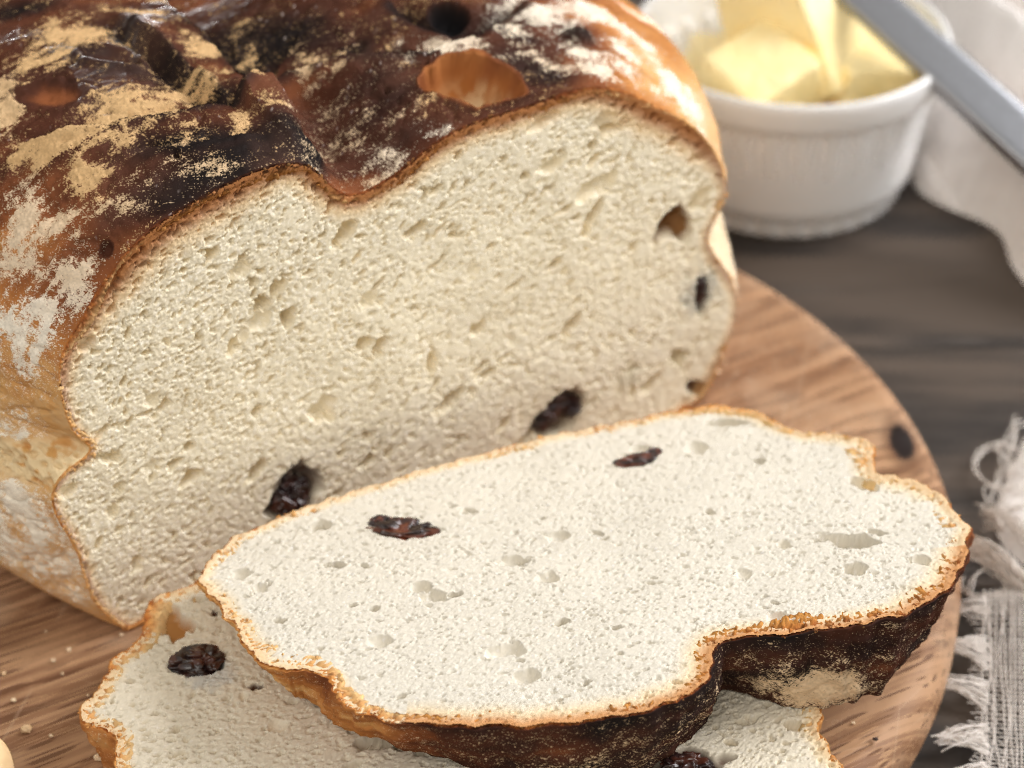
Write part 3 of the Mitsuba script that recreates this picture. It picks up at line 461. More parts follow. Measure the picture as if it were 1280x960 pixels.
# ------------------------------------------------------------------ slices (world mm, h above the slice's top plane)
def build_slice(name, ctrl, ztop, zbot, seed, pits, raisins, front, flour, step, flow, base, step_c, big, wide=None, stains=(), amp=.40):
    top = closed_curve([(q[0], q[1]) for q in ctrl])
    total = arclen(top)
    arcs = np.arange(0, total - step * .5, step)
    P = at_arc(top, arcs); nc = len(P)
    cp = np.array([(q[0], q[1]) for q in ctrl]); cen = np.array(Polygon(cp).centroid.coords[0])
    # arc position of each control, to carry its undercut and its baking along
    ca = cKDTree(top).query(cp)[1] / len(top) * total
    o = np.argsort(ca)
    def carry(vals):
        a = np.r_[ca[o] - total, ca[o], ca[o] + total]
        return np.interp(arcs, a, np.tile(np.asarray(vals, float)[o], 3))
    inw = cen - cp; inw = inw / np.linalg.norm(inw, axis=1, keepdims=True)
    off = np.array([(inw[i] * (15.0 if q[0] < -20 and q[1] > -150 and name == 'bread_slice' else 6.0) if (len(q) < 4 or q[2] is None) else (q[2], q[3])) for i, q in enumerate(ctrl)])
    D = carry([q[-1] for q in ctrl])
    off = np.stack([gaussian_filter1d(carry(off[:, k]), 12, mode='wrap') for k in range(2)], 1)
    Ds = gaussian_filter1d(D, 5, mode='wrap')
    t = np.roll(P, -2, 0) - np.roll(P, 2, 0); t = np.stack([gaussian_filter1d(t[:, k], 5, mode='wrap') for k in range(2)], 1); t /= np.linalg.norm(t, axis=1, keepdims=True)
    inn = np.stack([t[:, 1], -t[:, 0]], 1)
    if ((cen - P) * inn).sum(1).mean() < 0: inn = -inn
    r = np.random.default_rng(seed)
    jag = gaussian_filter1d(r.normal(size=nc), 3, mode='wrap'); jag = jag / jag.std() * .36 + gaussian_filter1d(r.normal(size=nc), 1, mode='wrap') * .35 * ss(.75, .4, Ds)
    P = P - inn * jag[:, None]
    zt = ztop(P[:, 0], P[:, 1]); H = zt - zbot
    nk = int(H.max() / step) + 1
    T_ = np.linspace(0, 1, nk)
    rows, cols, ro = [], [], []
    wdt = gaussian_filter1d(r.normal(size=nc), 10, mode='wrap'); wdt = wdt / wdt.std() * .3
    wide_ = np.ones(nc) if wide is None else wide(P)
    for d0 in (2.6, 2.2, 1.8, 1.45, 1.1, .8, .5, .25):
        e = P + inn * (d0 * (1 + wdt) * wide_)[:, None]
        q = np.stack([e[:, 0], e[:, 1], np.full(nc, seed * 3.3)], -1)
        h = (fb(q, 1.7, 3, seed + 1) - .48) * 1.9 * ss(0, .7, d0) + r.normal(size=nc) * .09
        h = np.full(nc, -1.8) if d0 > 2.5 else h - .12
        rows.append(np.stack([e[:, 0], e[:, 1], ztop(e[:, 0], e[:, 1]) + h], -1))
        k_ = ss(.2, 2.4, d0 + .9 * (fb(q, .7, 3, seed + 2) - .5))
        outer = bake_colour(np.where(Ds > .55, .50, np.clip(Ds, .12, .6) * .80 + .02) + .62 * (fb(q, 1.1, 3, seed + 12) - .5) + .22 * ss(.6, .2, d0) * (Ds > .55))
        inner = lerp(np.array((.70, .48, .23)), np.array((.56, .265, .075)), ss(.45, .75, Ds))
        cc = lerp(outer * (1.12, .95, .74), inner * (1 + .6 * (fb(q, 1.6, 2, seed + 13) - .5))[:, None], k_)
        cols.append(cc); ro.append(np.stack([np.full(nc, .5), np.full(nc, -1.3)], -1))
    for tt in T_:
        bul = math.sin(math.pi * tt) ** .8
        xy = P + off * tt
        q = np.stack([xy[:, 0], xy[:, 1], zt - H * tt], -1)
        out = bul * (.9 + 2.0 * (fb(q, .09, 2, seed + 3) - .5)) + bul * 3 * (fb(q * (1, 1, .5), .12, 2, seed + 14) - .5) + (fb(q, .35, 3, seed + 4) - .5) * 2.0 * min(1, tt * 8) + (fb(q, 1.3, 2, seed + 5) - .5) * .5 * min(1, tt * 8)
        xy = xy - inn * out[:, None]
        rows.append(np.stack([xy[:, 0], xy[:, 1], zt - H * tt], -1))
        Dd = Ds + .55 * (fb(q * (1, 1, 1.6), .10, 3, seed + 6) - .5) + .12 * (fb(q * (1, 1, .4), .5, 3, seed + 7) - .5) + .10 * ss(.75, .9, Ds) * ss(.18, .05, tt) - .05 * tt
        c = bake_colour(Dd)
        F = np.zeros(nc)
        for (fx, fy, fz, rx, rz, am) in flour:
            F += am * np.exp(-(np.hypot(q[:, 0] - fx, q[:, 1] - fy) / rx) ** 2 - ((q[:, 2] - fz) / rz) ** 2)
        X = F + 1.1 * (fb(q, .25, 4, seed + 9) - .5) + .6 * (fb(q, .9, 2, seed + 10) - .5) - .56 + .15 * ss(.5, .3, Ds)
        cols.append(c); ro.append(np.stack([np.full(nc, .25), X * ss(0, .03, tt) - 1.3 * (tt < .02)], -1))
    rows, C, R = np.array(rows), np.array(cols), np.array(ro)
    V = rows.reshape(-1, 3); f = grid_faces(len(rows), nc, True)
    k = len(V); V = np.vstack([V, rows[-1].mean(0)]); j = np.arange(nc); b0 = (len(rows) - 1) * nc
    f = np.vstack([f, np.stack([b0 + j, np.full(nc, k), b0 + (j + 1) % nc], -1)])
    C = np.vstack([C.reshape(-1, 3), C.reshape(-1, 3)[-1:]]); R = np.vstack([R.reshape(-1, 2), [[.5, -1.3]]])
    nb = 420; kk = r.choice(nc, nb); ly = r.integers(2, 8, nb)
    bp = rows[ly, kk] + r.normal(size=(nb, 3)) * (.3, .3, .15); bv, bf, bc = burrs(bp, np.array(cols)[ly, kk] * .75 + np.array((.60, .36, .15)) * .25, .5, seed + 90)
    f = np.vstack([f, bf + len(V)]); V = np.vstack([V, bv]); C = np.vstack([C, bc]); R = np.vstack([R, np.tile([[.5, -1.3]], (len(bv), 1))])
    add('crust', (V * 1e-3, f), 'crust_bsdf', parent=name, color=np.clip(C, .008, .88), uv=R)
    def toast(d, i, a, b):
        dk = Ds[i]
        wid = wide_[i] * np.where(dk > .6, 3.6, np.where(dk < .30, 3.0, 1.6))
        am = ss(wid + 2.0, wid * .1, d)
        return am * np.where(dk > .6, .9, .75), lerp(np.array((.80, .58, .28)), np.array((.55, .24, .065)), ss(.5, 1, am) * np.where(dk > .6, 1, .4))
    V, fc, cc = crumb(P, step_c, seed + 50, pits, toast, flow=flow, base=base, big=big, amp=amp, coarse=.70 if amp < .5 else .55, stretch=2.0, grain=.28, stains=stains)
    V[:, 2] += ztop(V[:, 0], V[:, 1])
    add('crumb', (V * 1e-3, fc), 'crumb_bsdf', parent=name, color=cc)
    for a, b, dz, ra, rb, rc, rot, sd, li in raisins:
        m, c = raisin(ra, rb, rc, sd, li)
        q = np.array(m.vertices); x, y = q[:, 0] * math.cos(rot) - q[:, 1] * math.sin(rot), q[:, 0] * math.sin(rot) + q[:, 1] * math.cos(rot)
        add('raisin', (np.stack([a + x, b + y, ztop(a, b) + dz + q[:, 2]], -1) * 1e-3, m.faces), 'raisin_bsdf', parent=name, color=c)
tag('bread_slice', 'upper slice of white raisin bread lying on the other slice, charred crust facing the viewer', 'bread slice', 'slices cut from the loaf')
build_slice('bread_slice', SLICE_TOP, lambda x, y: 29 + .11 * (.35 * x - y - 72), 16.5, 200, PITS_TOP, RAISINS_TOP, None,
            [(55, -138, 21, 10, 6, 1.3), (62, -128, 22, 9, 6, .7), (41, -139, 30, 4, 5, .55), (36, -146, 24, 7, 4, .5), (-30, -160, 30, 8, 5, .5), (10, -158, 24, 14, 5, .35), (48, -136, 31, 5, 3, .5)],
            .36, .05, (.655, .61, .52), .235, 60,
            wide=lambda P: 1 + .9 * ss(66, 84, P[:, 0]) + .7 * ss(-120, -138, P[:, 1]))
tag('bread_slice_001', 'lower slice of raisin bread, mostly covered by the other slice, plump raisin near its end', 'bread slice', 'slices cut from the loaf')
USED['bread_slice_001'] = 1
build_slice('bread_slice_001', SLICE_LOW, lambda x, y: 16 + 0 * x, 0.3, 300, PITS_LOW, RAISINS_LOW, None, [], .45, -.1, (.69, .62, .49), .28, 160,
            wide=lambda P: 1 + .5 * ss(-62, -72, P[:, 0]), stains=[(-60, -119, 7, (.46, .47, .46), .6)], amp=.75)

# ------------------------------------------------------------------ round board
BC, BR = np.array([-41.7, -44.0]), 143.6
def build_board():
    prof = [(0, 0)]
    R = BR
    prof += [(R - 7.5 - 40 * (1 - k), 0) for k in (0, .5, 1)]
    prof += [(R - 7.5 + 7.5 * math.sin(a), -7.5 + 7.5 * math.cos(a)) for a in np.linspace(.12, math.pi / 2, 12)]
    prof += [(R, -11.5)] + [(R - 4.5 + 4.5 * math.cos(a), -12.5 - 4.5 * math.sin(a)) for a in np.linspace(0, math.pi / 2, 8)] + [(0, -17)]
    prof = np.array(prof)
    m = trimesh.creation.revolve(prof, sections=360)
    v = np.array(m.vertices)
    v[:, :2] += BC
    add('round_board', (v * 1e-3, m.faces), 'board_bsdf', smooth=35)
    tag('round_board', 'round reddish brown wooden board with a rounded rim under the loaf and slices', 'cutting board')
GA = math.radians(31)
def board_wood(p):
    x, y, z = p.x * 1e3, p.y * 1e3, p.z * 1e3
    a = x * math.cos(GA) + y * math.sin(GA); b = -x * math.sin(GA) + y * math.cos(GA)
    kx, ky = (x - 92.4) / 2.6, (y + 23.4) / 6.4
    kn = dr.sqrt(kx * kx + ky * ky)
    b = b + 2.2 * mikit.fbm(a * .02, b * .03, 1.0, octaves=2) + 3.5 * dr.exp(-kn * kn * .16) + z * .55
    streak = mikit.fbm(a * .012, b * .55, 3.0, octaves=4)
    fibre = mikit.fbm(a * .10, b * 2.6, z * .8, octaves=3)
    band = mikit.noise(a * .004, b * .085, 7.0)
    pore = mikit.smoothstep(.66, .80, mikit.noise(a * .09, b * 1.7, 9.0 + z))
    return streak, fibre, band, pore, kn
def board_col(p, n, uv):
    s, f, b, po, kn = board_wood(p)
    c = mikit.mix((.455, .27, .155), (.225, .112, .058), mikit.smoothstep(.28, .72, s * .72 + b * .28))
    c = mikit.mix(c, (.47, .28, .155), .75 * mikit.smoothstep(.52, .78, f))
    c = mikit.mix(c, (.115, .050, .026), .72 * po)
    wear = mikit.smoothstep(.5, .75, mikit.fbm(p.x * 60, p.y * 60, 4.0, octaves=3))
    c = mikit.mix(c, (.50, .36, .25), .30 * wear)
    X_, Y_ = p.x * 1e3, p.y * 1e3
    for g_, k_ in ((.25, 1.0), (.9, 2.0), (1.35, 3.0), (-.4, 4.0)):                     # knife scars
        u_, v_ = X_ * math.cos(g_) + Y_ * math.sin(g_), -X_ * math.sin(g_) + Y_ * math.cos(g_)
        v_ = v_ + .6 * mikit.noise(u_ * .05, v_ * .05, k_)
        c = mikit.mix(c, (.56, .40, .27), .20 * mikit.smoothstep(.90, .96, mikit.noise(u_ * .03, v_ * 1.9, k_ * 5.0)))
    c = mikit.mix(c, (.70, .58, .44), .55 * mikit.smoothstep(.86, .95, mikit.noise(X_ * 1.6, Y_ * 1.6, 2.0)) * mikit.smoothstep(.52, .7, mikit.fbm(X_ * .04, Y_ * .04, 8.0, octaves=2)))
    kd = mikit.smoothstep(1.35, .85, kn + .25 * (f - .5))
    c = mikit.mix(c, (.12, .055, .03), .6 * mikit.smoothstep(2.3, 1.2, kn))
    return mikit.mix(c, (.020, .013, .012), kd)
scene['board_bsdf'] = {'type': 'twosided', 'bsdf': {'type': 'bumpmap', 'arbitrary': mikit.proc(lambda p, n, uv: (lambda q: .6 * q[1] - .9 * q[3])(board_wood(p)), eps=2e-4), 'scale': 0.00018,
                       'bsdf': {'type': 'principled', 'base_color': mikit.proc(board_col), 'roughness': 0.5, 'specular': 0.13}}}
build_board()

# ------------------------------------------------------------------ table of weathered planks
def table_grain(p):
    x, y = p.x * 1e3, p.y * 1e3
    pl = dr.floor((y - 40.3) / 96.0)
    b = y + 5 * mikit.fbm(x * .008, y * .02, pl, octaves=2)
    return mikit.fbm(x * .016 + pl * 7, b * .075, pl, octaves=6), mikit.fbm(x * .05, b * 1.9, pl, octaves=3), mikit.fbm(x * .018, y * .03, pl + 3.0, octaves=3), pl
def table_col(p, n, uv):
    s, f, w, pl = table_grain(p)
    c = mikit.mix((.100, .072, .053), (.022, .016, .013), mikit.smoothstep(.34, .64, s))
    c = mikit.mix(c, (.13, .11, .096), .7 * mikit.smoothstep(.5, .72, f) * mikit.smoothstep(.40, .62, w))
    c = mikit.mix(c, (.014, .011, .010), .7 * mikit.smoothstep(.62, .74, w))
    return mikit.mix(c, mi.Color3f(.055, .049, .045), .35 * mikit.cell_rand(pl, 2.0))
scene['table_bsdf'] = {'type': 'twosided', 'bsdf': {'type': 'bumpmap', 'arbitrary': mikit.proc(lambda p, n, uv: (lambda q: q[0] + .5 * q[1])(table_grain(p)), eps=3e-4), 'scale': 0.0005,
                       'bsdf': {'type': 'principled', 'base_color': mikit.proc(table_col), 'roughness': 0.65, 'specular': 0.25}}}
def bevel_box(x0, x1, y0, y1, z0, z1, c):
    import manifold3d as m3
    pts = []
    for sx in (0, 1):
        for sy in (0, 1):
            for sz in (0, 1):
                q = [(x0, x1)[sx], (y0, y1)[sy], (z0, z1)[sz]]; s = [1 - 2 * sx, 1 - 2 * sy, 1 - 2 * sz]
                for k in range(3):
                    a = [q[i] + (c * s[i] if i != k else 0) for i in range(3)]; pts.append(a)
    return m3.Manifold.hull_points(np.array(pts, float))
TZ = -0.0172
for i in range(-5, 10):
    y0 = .0403 + i * .096
    add('plank', bevel_box(-.75, .75, y0 + .0002, y0 + .0958, TZ - .03, TZ + .0004 * (i % 3 - 1) * (i not in (-1, 0)), .0006), 'table_bsdf', smooth=False, parent='wooden_table')
tag('wooden_table', 'dark weathered plank table top under everything', kind='structure')

# ------------------------------------------------------------------ white ramekin
RC = np.array([.0795, .128])
def build_ramekin():
    base = TZ
    pr = []   # (r, z, flute 0..1), outside from the foot up, over the lip and down inside
    pr += [(0, base + .0022, 0), (.031, base + .0022, 0), (.0325, base + .0006, 0), (.0340, base, 0), (.0352, base + .0012, 0), (.0358, base + .0045, .6)]
    for k in np.linspace(0, 1, 26): pr.append((.0374 + .0041 * k - .0016 * math.exp(-k * 6), base + .005 + .0325 * k, min(1, (1 - k) * 9)))
    pr += [(.0420, base + .0382, 0), (.0437, base + .0390, 0), (.0446, base + .0400, 0), (.0452, base + .0445, 0), (.0454, base + .0466, 0), (.0450, base + .0479, 0), (.0441, base + .0485, 0), (.0431, base + .0480, 0), (.0424, base + .0465, 0)]
    for k in np.linspace(0, 1, 14)[1:]: pr.append((.0420 - .0040 * k, base + .0455 - .037 * k, 0))
    pr += [(.0365, base + .0065, 0), (.034, base + .0050, 0), (0, base + .0048, 0)]
    pr = np.array(pr); n = 384
    th = np.arange(n) * 2 * np.pi / n
    fl = np.exp(-(np.sin(th * 15) / .38) ** 2) * .0030
    r = pr[:, 0][:, None] - pr[:, 2][:, None] * fl[None]
    v = np.stack([RC[0] + r * np.cos(th), RC[1] + r * np.sin(th), np.broadcast_to(pr[:, 1][:, None], r.shape)], -1)
    add('ramekin', (v.reshape(-1, 3), grid_faces(len(pr), n, True)), 'porcelain_bsdf', smooth=True)
    tag('ramekin', 'small white fluted porcelain dish holding butter chunks, behind the loaf', 'ramekin')
scene['porcelain_bsdf'] = {'type': 'twosided', 'bsdf': {'type': 'principled', 'base_color': rgb(.74, .735, .73), 'roughness': 0.16, 'specular': 0.5}}
build_ramekin()
scene['butter_bsdf'] = {'type': 'twosided', 'bsdf': {'type': 'principled', 'base_color': mikit.proc(lambda p, n, uv: mikit.mix((.90, .71, .31), (.93, .80, .48), mikit.fbm(p.x * 140, p.y * 140, p.z * 140, octaves=3))), 'roughness': 0.38, 'specular': 0.5}}
def chunk(c, size, rotz, tx, ty, seed, rad=.0009):
    m = trimesh.creation.box((2, 2, 2))
    for _ in range(5): m = m.subdivide()
    q = np.array(m.vertices); h = np.array(size) / 2
    p = q * h; i = np.clip(p, -(h - rad), h - rad); d = p - i; l = np.linalg.norm(d, axis=1, keepdims=True)
    p = i + np.where(l > 0, d / np.maximum(l, 1e-9) * rad, 0)
    p += (np.stack([nz(p, 110, seed + k) for k in range(3)], -1) - .5) * .0011 + (np.stack([nz(p, 420, seed + k + 4) for k in range(3)], -1) - .5) * .0005
    p[:, :2] *= (1 - .10 * p[:, 2:3] / h[2])
    M = trimesh.transformations.euler_matrix(tx, ty, rotz, 'sxyz')[:3, :3]
    return trimesh.Trimesh(p @ M.T + np.array(c), m.faces, process=False)
CH = [((.0685, .1085, .0240), (.027, .024, .024), .62, .36, -.26, 41, 'butter chunk nearest the viewer with a broad pale face, against the dish rim'),
      ((.0790, .1275, .0345), (.028, .030, .034), -.50, .10, -.38, 42, 'tallest butter chunk, piled at the middle of the dish with one sunlit face'),
      ((.1000, .1230, .0190), (.026, .024, .018), .35, .16, .10, 43, 'deeper yellow butter chunk under the knife at the right of the dish'),
      ((.0860, .1150, .0060), (.022, .018, .014), -.2, .0, .05, 44, 'low butter chunk pressed into the front bottom of the dish'),
      ((.0620, .1320, .0130), (.020, .022, .022), .2, -.05, .05, 45, 'butter chunk at the far side of the dish, mostly hidden by the loaf'),
      ((.0800, .1420, .0060), (.026, .026, .024), .1, .0, .0, 46, 'butter chunk at the bottom of the dish under the pile')]
for c, s, rz, tx, ty, sd, lab in CH:
    tag(add('butter_chunk', chunk(c, s, rz, tx, ty, sd), 'butter_bsdf'), lab, 'butter', 'butter chunks in the dish')

# ------------------------------------------------------------------ butter knife across the dish
scene['steel_bsdf'] = {'type': 'twosided', 'bsdf': {'type': 'principled', 'base_color': rgb(.36, .37, .40), 'metallic': 1.0, 'roughness': 0.24}}
KNIFE_ROLL = -1.0
def build_knife():
    a, b = np.array([.0955, .1280, .0450]), np.array([.1380, .0872, .0200])
    d = (b - a) / np.linalg.norm(b - a)
    side = np.cross(d, Z); side /= np.linalg.norm(side); side = side * math.cos(.30) + np.cross(side, d) * math.sin(.30) * KNIFE_ROLL; upv = np.cross(side, d)
    def bar(s0, s1, wid, thk, n=60, ns=64, exp=7.0):
        S = np.linspace(0, 1, n); g = np.linspace(0, 2 * np.pi, ns, endpoint=False)
        ca, sa = np.cos(g), np.sin(g)
        x, y = np.sign(ca) * np.abs(ca) ** (2 / exp), np.sign(sa) * np.abs(sa) ** (2 / exp)
        W_, H_ = wid(S), thk(S)
        c = a + np.outer(s0 + (s1 - s0) * S, d)
        v = c[:, None] + (W_[:, None] / 2 * x[None])[..., None] * side + (H_[:, None] / 2 * y[None])[..., None] * upv
        f = grid_faces(n, ns, True); v = v.reshape(-1, 3); k = len(v)
        v = np.vstack([v, c[0], c[-1]]); j = np.arange(ns)
        f = np.vstack([f, np.stack([j, (j + 1) % ns, np.full(ns, k)], -1), np.stack([(n - 1) * ns + (j + 1) % ns, (n - 1) * ns + j, np.full(ns, k + 1)], -1)])
        return trimesh.Trimesh(v, f, process=False)
    L = np.linalg.norm(b - a)
    tag('butter_knife', 'plain steel butter knife laid across the white dish of butter', 'knife')
    cap = lambda S: np.sqrt(np.clip(1 - (2 * np.clip(S, .0, 1) - 1) ** 18, .02, 1))
    add('handle', bar(-.012, .118, lambda S: (.0130 + .0022 * S) * cap(S), lambda S: (.0040 + .0012 * S) * cap(S)), 'steel_bsdf', parent='butter_knife')
    add('blade', bar(-.105, -.0125, lambda S: (.0100 + .0070 * np.sin(np.clip(1.25 - S, 0, 1) * 2.2)) * np.sqrt(np.clip(S * 9, .02, 1)), lambda S: .0008 + .0022 * S), 'steel_bsdf', parent='butter_knife')
build_knife()

# ------------------------------------------------------------------ linen napkin with a fringed end
def linen_col(p, n, uv):
    t = mikit.noise(uv.x * 900, uv.y * 60, 1.0) * .5 + mikit.noise(uv.x * 60, uv.y * 900, 2.0) * .5
    return mikit.mix((.70, .65, .62), (.84, .80, .77), t)
scene['linen_bsdf'] = {'type': 'twosided', 'bsdf': {'type': 'bumpmap', 'arbitrary': mikit.proc(lambda p, n, uv: dr.sin(uv.x * 5200) * dr.sin(uv.y * 5200), eps=1e-4), 'scale': 0.00012,
                       'bsdf': {'type': 'principled', 'base_color': mikit.proc(linen_col), 'roughness': 0.85, 'specular': 0.2, 'sheen': 0.3}}}
scene['thread_bsdf'] = {'type': 'twosided', 'bsdf': {'type': 'principled', 'base_color': mikit.proc(lambda p, n, uv: mikit.mix((.60, .54, .49), (.76, .71, .66), mikit.noise(p.x * 700, p.y * 700, p.z * 700))), 'roughness': 0.8, 'specular': 0.2, 'sheen': 0.3}}
TB = TZ * 1e3 + .6
def build_napkin():
    tag('linen_napkin', 'pale linen napkin with frayed fringe, heaped beside the dish and running along the board edge', 'napkin')
    Lf = np.array([(20, 330), (70, 262), (112, 205), (123, 165), (120, 138), (119, 120), (127.6, 108.4), (138.2, 97.2), (139.3, 80.4), (143, 64.3), (148, 46), (147, 28), (136, 9.6), (126, -5), (119, -21), (114.5, -36), (121, -52), (136, -66), (149, -90), (145, -130), (137, -164)], float)
    Rf = np.array([(40, 520), (140, 500), (250, 460), (330, 400), (370, 320), (380, 260), (385, 210), (385, 180), (385, 150), (380, 120), (370, 95), (360, 70), (350, 40), (330, 20), (300, 0), (270, -20), (250, -40), (248, -70), (246, -100), (240, -135), (230, -170)], float)
    ns, nt = 420, 300
    def resample(q):
        L = np.r_[0, np.cumsum(np.linalg.norm(np.diff(Lf, axis=0), axis=1))]
        tck, _ = splprep(q.T, u=L / L[-1], s=0, k=3)
        return np.stack(splev(np.linspace(0, 1, ns), tck), 1)
    a, b = resample(Lf), resample(Rf)
    t = np.linspace(0, 1, nt) ** 1.7
    xy = a[:, None] * (1 - t)[None, :, None] + b[:, None] * t[None, :, None]
    dist = np.linalg.norm(xy - a[:, None], axis=-1)
    S = np.broadcast_to(np.linspace(0, 1, ns)[:, None], dist.shape)
    P = np.stack([xy[..., 0], xy[..., 1], np.zeros_like(dist)], -1)
    # folds run roughly from the heap towards the viewer, tighter near the dish
    warp = 70 * (fb(P, .011, 3, 61) - .5)
    g = (xy[..., 0] * .80 + xy[..., 1] * .45 + warp) / 25.0
    fold = np.abs(np.sin(g * np.pi)) ** .8
    rise = 1 - np.exp(-dist / 9.0)
    amp = 5 + 22 * ss(20, 110, xy[..., 1])
    z = TB + rise * (3.0 + amp * fold + (4 + 12 * ss(20, 90, xy[..., 1])) * (fb(P, .018, 3, 62) - .35)) + rise * 16 * ss(110, 190, xy[..., 1])
    z += 1.6 * (fb(P, .10, 3, 63) - .5) * rise
    z = np.maximum(z, TB - .2 + .0 * z)
    V = np.stack([xy[..., 0], xy[..., 1], z], -1)
    arc_s = np.r_[0, np.cumsum(np.linalg.norm(np.diff(a, axis=0), axis=1))]
    uvm = np.stack([np.broadcast_to(arc_s[:, None], dist.shape), dist], -1).reshape(-1, 2) * 1e-3
    f = grid_faces(ns, nt)
    add('fabric', (V.reshape(-1, 3) * 1e-3, f), 'linen_bsdf', parent='linen_napkin', uv=uvm)
    # the near end: an open plain weave built thread by thread, and the fringe it unravels into
    r = np.random.default_rng(64)
    O, ax, ay = np.array([105.6, -66.0]), np.array([.99, -.12]), np.array([-.155, -.988])
    def lay(s, q):                                              # s along the hem towards the viewer, q away from it
        s, q = np.asarray(s, float), np.asarray(q, float)
        p = O + s[..., None] * ay + q[..., None] * ax
        zz = TB + 2.2 + 1.8 * np.sin(s * .11 + .6) * np.exp(-q / 60) + 2.2 * ss(0, 22, q) + .8 * np.sin(q * .19 + s * .05) + 3.0 * ss(14, 0, s)
        return np.concatenate([p, zz[..., None]], -1)
    pitch, LS, LQ = .98, 92, 46
    th = []
    for i, q0 in enumerate(np.arange(0, LQ, pitch)):
        s = np.arange(-2, LS, .41); wob = q0 + .22 * (nz(np.stack([s * .12, s * 0 + i, s * 0], -1), 1, 65) - .5) * 2 + (2.2 * (nz(np.stack([s * .06, s * 0 + i, s * 0], -1), 1, 66) - .5) if q0 < 5 else 0)
        p = lay(s, wob); p[:, 2] += .17 * np.cos(s / (pitch * 1.3) * np.pi + i * np.pi)
        th.append(tube(p, .17 + .10 * (nz(np.stack([s, s * 0 + i, s * 0], -1), .9, 67) - .5), 5))
    pq = pitch * 1.3
    for j, s0 in enumerate(np.arange(0, LS, pq)):
        q = np.arange(-1.5 - 2 * r.random(), LQ, .41); wob = s0 + .2 * (nz(np.stack([q * .12, q * 0 + j, q * 0 + 5], -1), 1, 68) - .5) * 2
        p = lay(wob, q); p[:, 2] -= .17 * np.cos(q / pitch * np.pi + j * np.pi)
        th.append(tube(p, .17 + .10 * (nz(np.stack([q, q * 0 + j, q * 0], -1), .9, 69) - .5), 5))
    m = trimesh.util.concatenate(th)
    add('weave', trimesh.Trimesh(m.vertices * 1e-3, m.faces, process=False), 'thread_bsdf', parent='linen_napkin')
    def tassel(tip, s0, s1, n, lift, spread=1.0):
        out = []
        tip = np.array(tip, float)
        for k in range(n):
            b0 = lay(np.array(s0 + (s1 - s0) * (k + .5) / n), np.array(r.uniform(0, 1.5)))
            e = tip + r.normal(size=3) * (1.0, 1.1, .5) * spread
            t = np.linspace(0, 1, 26)[:, None]
            mid = (b0 + e) / 2 + (0, 0, lift) + r.normal(size=3) * (.5, .9, .5)
            p = b0 * (1 - t) ** 2 + 2 * t * (1 - t) * mid + e * t**2
            p = p + (np.stack([nz(np.concatenate([t * 5, t * 0 + k, t * 0 + c], -1), 1, 70) for c in range(3)], -1) - .5) * 1.1 * t
            p[:, 2] = np.maximum(p[:, 2], TB - .2)
            out.append(tube(p, np.linspace(.20, .15, 26), 5))
        m = trimesh.util.concatenate(out)
        add('fringe_tassel', trimesh.Trimesh(m.vertices * 1e-3, m.faces, process=False), 'thread_bsdf', parent='linen_napkin')
    zt = TB + 5
    tassel((98.3, -70.0, zt), 1.5, 8, 12, 2.0)
    tassel((94.3, -81.5, zt), 12, 22, 22, 2.5)
    tassel((92.0, -92.0, zt - 1), 24, 33, 20, 2.0)
    tassel((89.5, -108.5, zt - 1), 36, 46, 24, 2.0)
    tassel((88.5, -121, zt - 1), 48, 58, 22, 2.0)
    tassel((86.5, -134, zt - 1), 60, 71, 22, 2.0)
    def bundle(pts, n, rad, seed):
        rr = np.random.default_rng(seed); out = []
        tck, _ = splprep(np.array(pts, float).T, s=0, k=min(3, len(pts) - 1))
        c = np.stack(splev(np.linspace(0, 1, 60), tck), 1)
        for k in range(n):
            o = rr.normal(size=3) * rad
            w_ = (np.stack([nz(np.stack([np.linspace(0, 6, 60), np.full(60, k), np.full(60, q)], -1), 1, seed) for q in range(3)], -1) - .5) * 2.2 * rad
            p = c + o + w_; p[:, 2] = np.maximum(p[:, 2], TB - .3)
            out.append(tube(p, .19, 5))
        m = trimesh.util.concatenate(out)
        add('fringe_tassel', trimesh.Trimesh(m.vertices * 1e-3, m.faces, process=False), 'thread_bsdf', parent='linen_napkin')
    z0 = TB
    bundle([(104.5, -48, z0 + 5), (109, -54, z0 + 7), (113, -61, z0 + 7.5), (119, -68, z0 + 7), (126, -74, z0 + 6)], 34, 1.15, 81)
    bundle([(112.5, -35, z0 + 3), (117, -43, z0 + 7), (121, -52, z0 + 8), (127, -60, z0 + 8)], 18, 1.2, 82)
    bundle([(103.5, -55, z0 + 2), (102.3, -60, z0 + 3), (105, -64, z0 + 4), (110, -63, z0 + 4), (112, -60, z0 + 3)], 3, .35, 83)
    bundle([(104, -63, z0 + 4), (107, -57, z0 + 6), (111, -56, z0 + 6), (113, -60, z0 + 5)], 2, .3, 84)
    bundle([(124, -6, z0 + 2), (115.5, -9, z0 + 3), (112.5, -17, z0 + 3), (116, -24, z0 + 4), (122, -24, z0 + 4)], 3, .5, 85)
    bundle([(121, -16, z0 + 3), (116.5, -24, z0 + 3), (115, -30, z0 + 3), (121, -33, z0 + 5)], 6, 1.3, 86)
    bundle([(127, 2, z0 + 2), (122, -6, z0 + 3), (120, -14, z0 + 4), (122, -20, z0 + 4)], 5, 1.3, 87)
build_napkin()

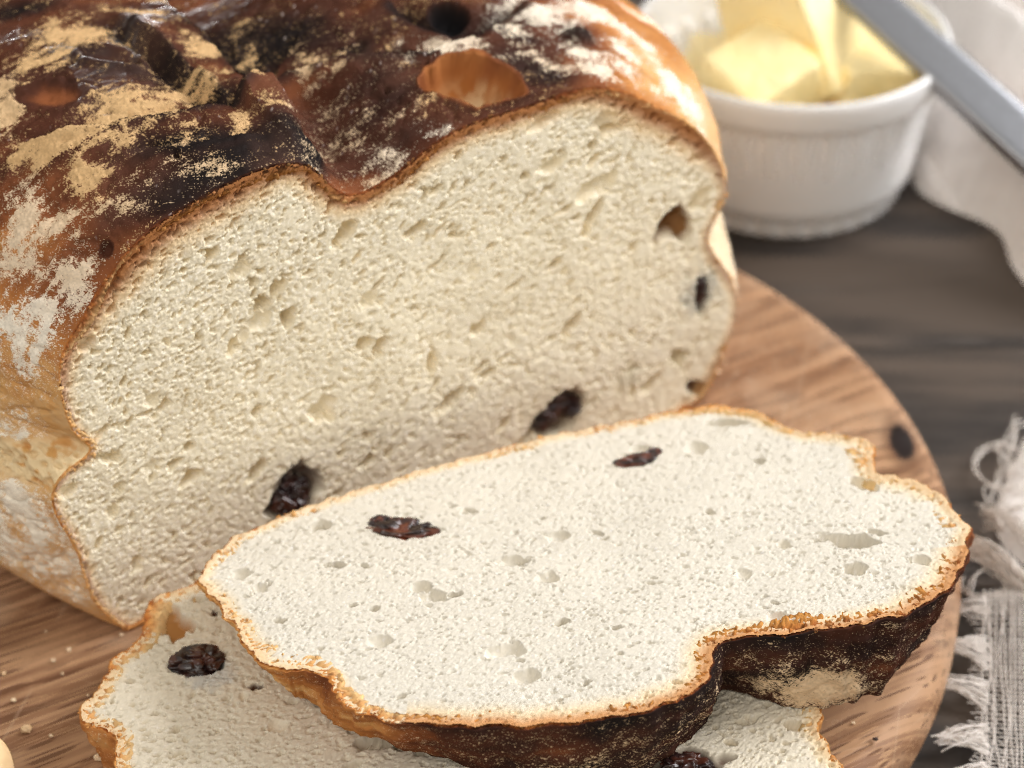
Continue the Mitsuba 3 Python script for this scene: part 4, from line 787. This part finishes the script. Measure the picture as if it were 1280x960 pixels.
# ------------------------------------------------------------------ crumbs on the board, a handle in the corner
scene['bit_bsdf'] = {'type': 'twosided', 'bsdf': {'type': 'principled', 'base_color': VC_TEX, 'roughness': 0.8, 'specular': 0.3}}
CL = ['tiny pale bread crumb on the board', 'browner bread crumb lying on the board', 'blackened crust crumb on the board']
CB = [((.78, .66, .48), (.70, .50, .30)), ((.58, .36, .17), (.74, .58, .38)), ((.03, .02, .017), (.08, .05, .04))]
for i, (x, y, s, kind) in enumerate(CRUMBS):
    m = trimesh.creation.icosphere(subdivisions=3); d = np.array(m.vertices)
    rad = .75 + .9 * (fb(d, 1.6, 3, 400 + i) - .4)
    v = d * rad[:, None] * (s * .62, s * .5, s * .42); v[:, 2] -= v[:, 2].min() - .03
    col = lerp(np.array(CB[kind][0]), np.array(CB[kind][1]), nz(d, 2.5, 500 + i))
    lab = CRUMB_LABELS[i]
    tag(add('bread_crumb', ((v + (x, y, 0)) * 1e-3, m.faces), 'bit_bsdf', color=col), lab, 'crumb', 'crumbs scattered on the board')
def build_handle():
    prof = np.array([(0, 0), (.004, .0005), (.0075, .003), (.0092, .008), (.0095, .020), (.0090, .045), (.0085, .09), (.008, .13), (0, .13)])
    m = trimesh.creation.revolve(prof, sections=48)
    M = trimesh.transformations.rotation_matrix(math.radians(90), (0, 1, 0)); m.apply_transform(M)
    m.apply_transform(trimesh.transformations.rotation_matrix(math.radians(234), (0, 0, 1)))
    v = np.array(m.vertices) + (-.0995, -.1335, .0097)
    add('wooden_handle', (v, m.faces), 'pale_wood_bsdf', smooth=40)
    tag('wooden_handle', 'smooth pale cream wooden handle end at the near corner of the board', 'handle')
scene['pale_wood_bsdf'] = {'type': 'twosided', 'bsdf': {'type': 'principled', 'base_color': mikit.proc(lambda p, n, uv: mikit.mix((.80, .60, .34), (.70, .48, .25), mikit.fbm(p.x * 90 + p.y * 300, p.y * 90 - p.x * 300, p.z * 400, octaves=3))), 'roughness': 0.4, 'specular': 0.5}}
build_handle()
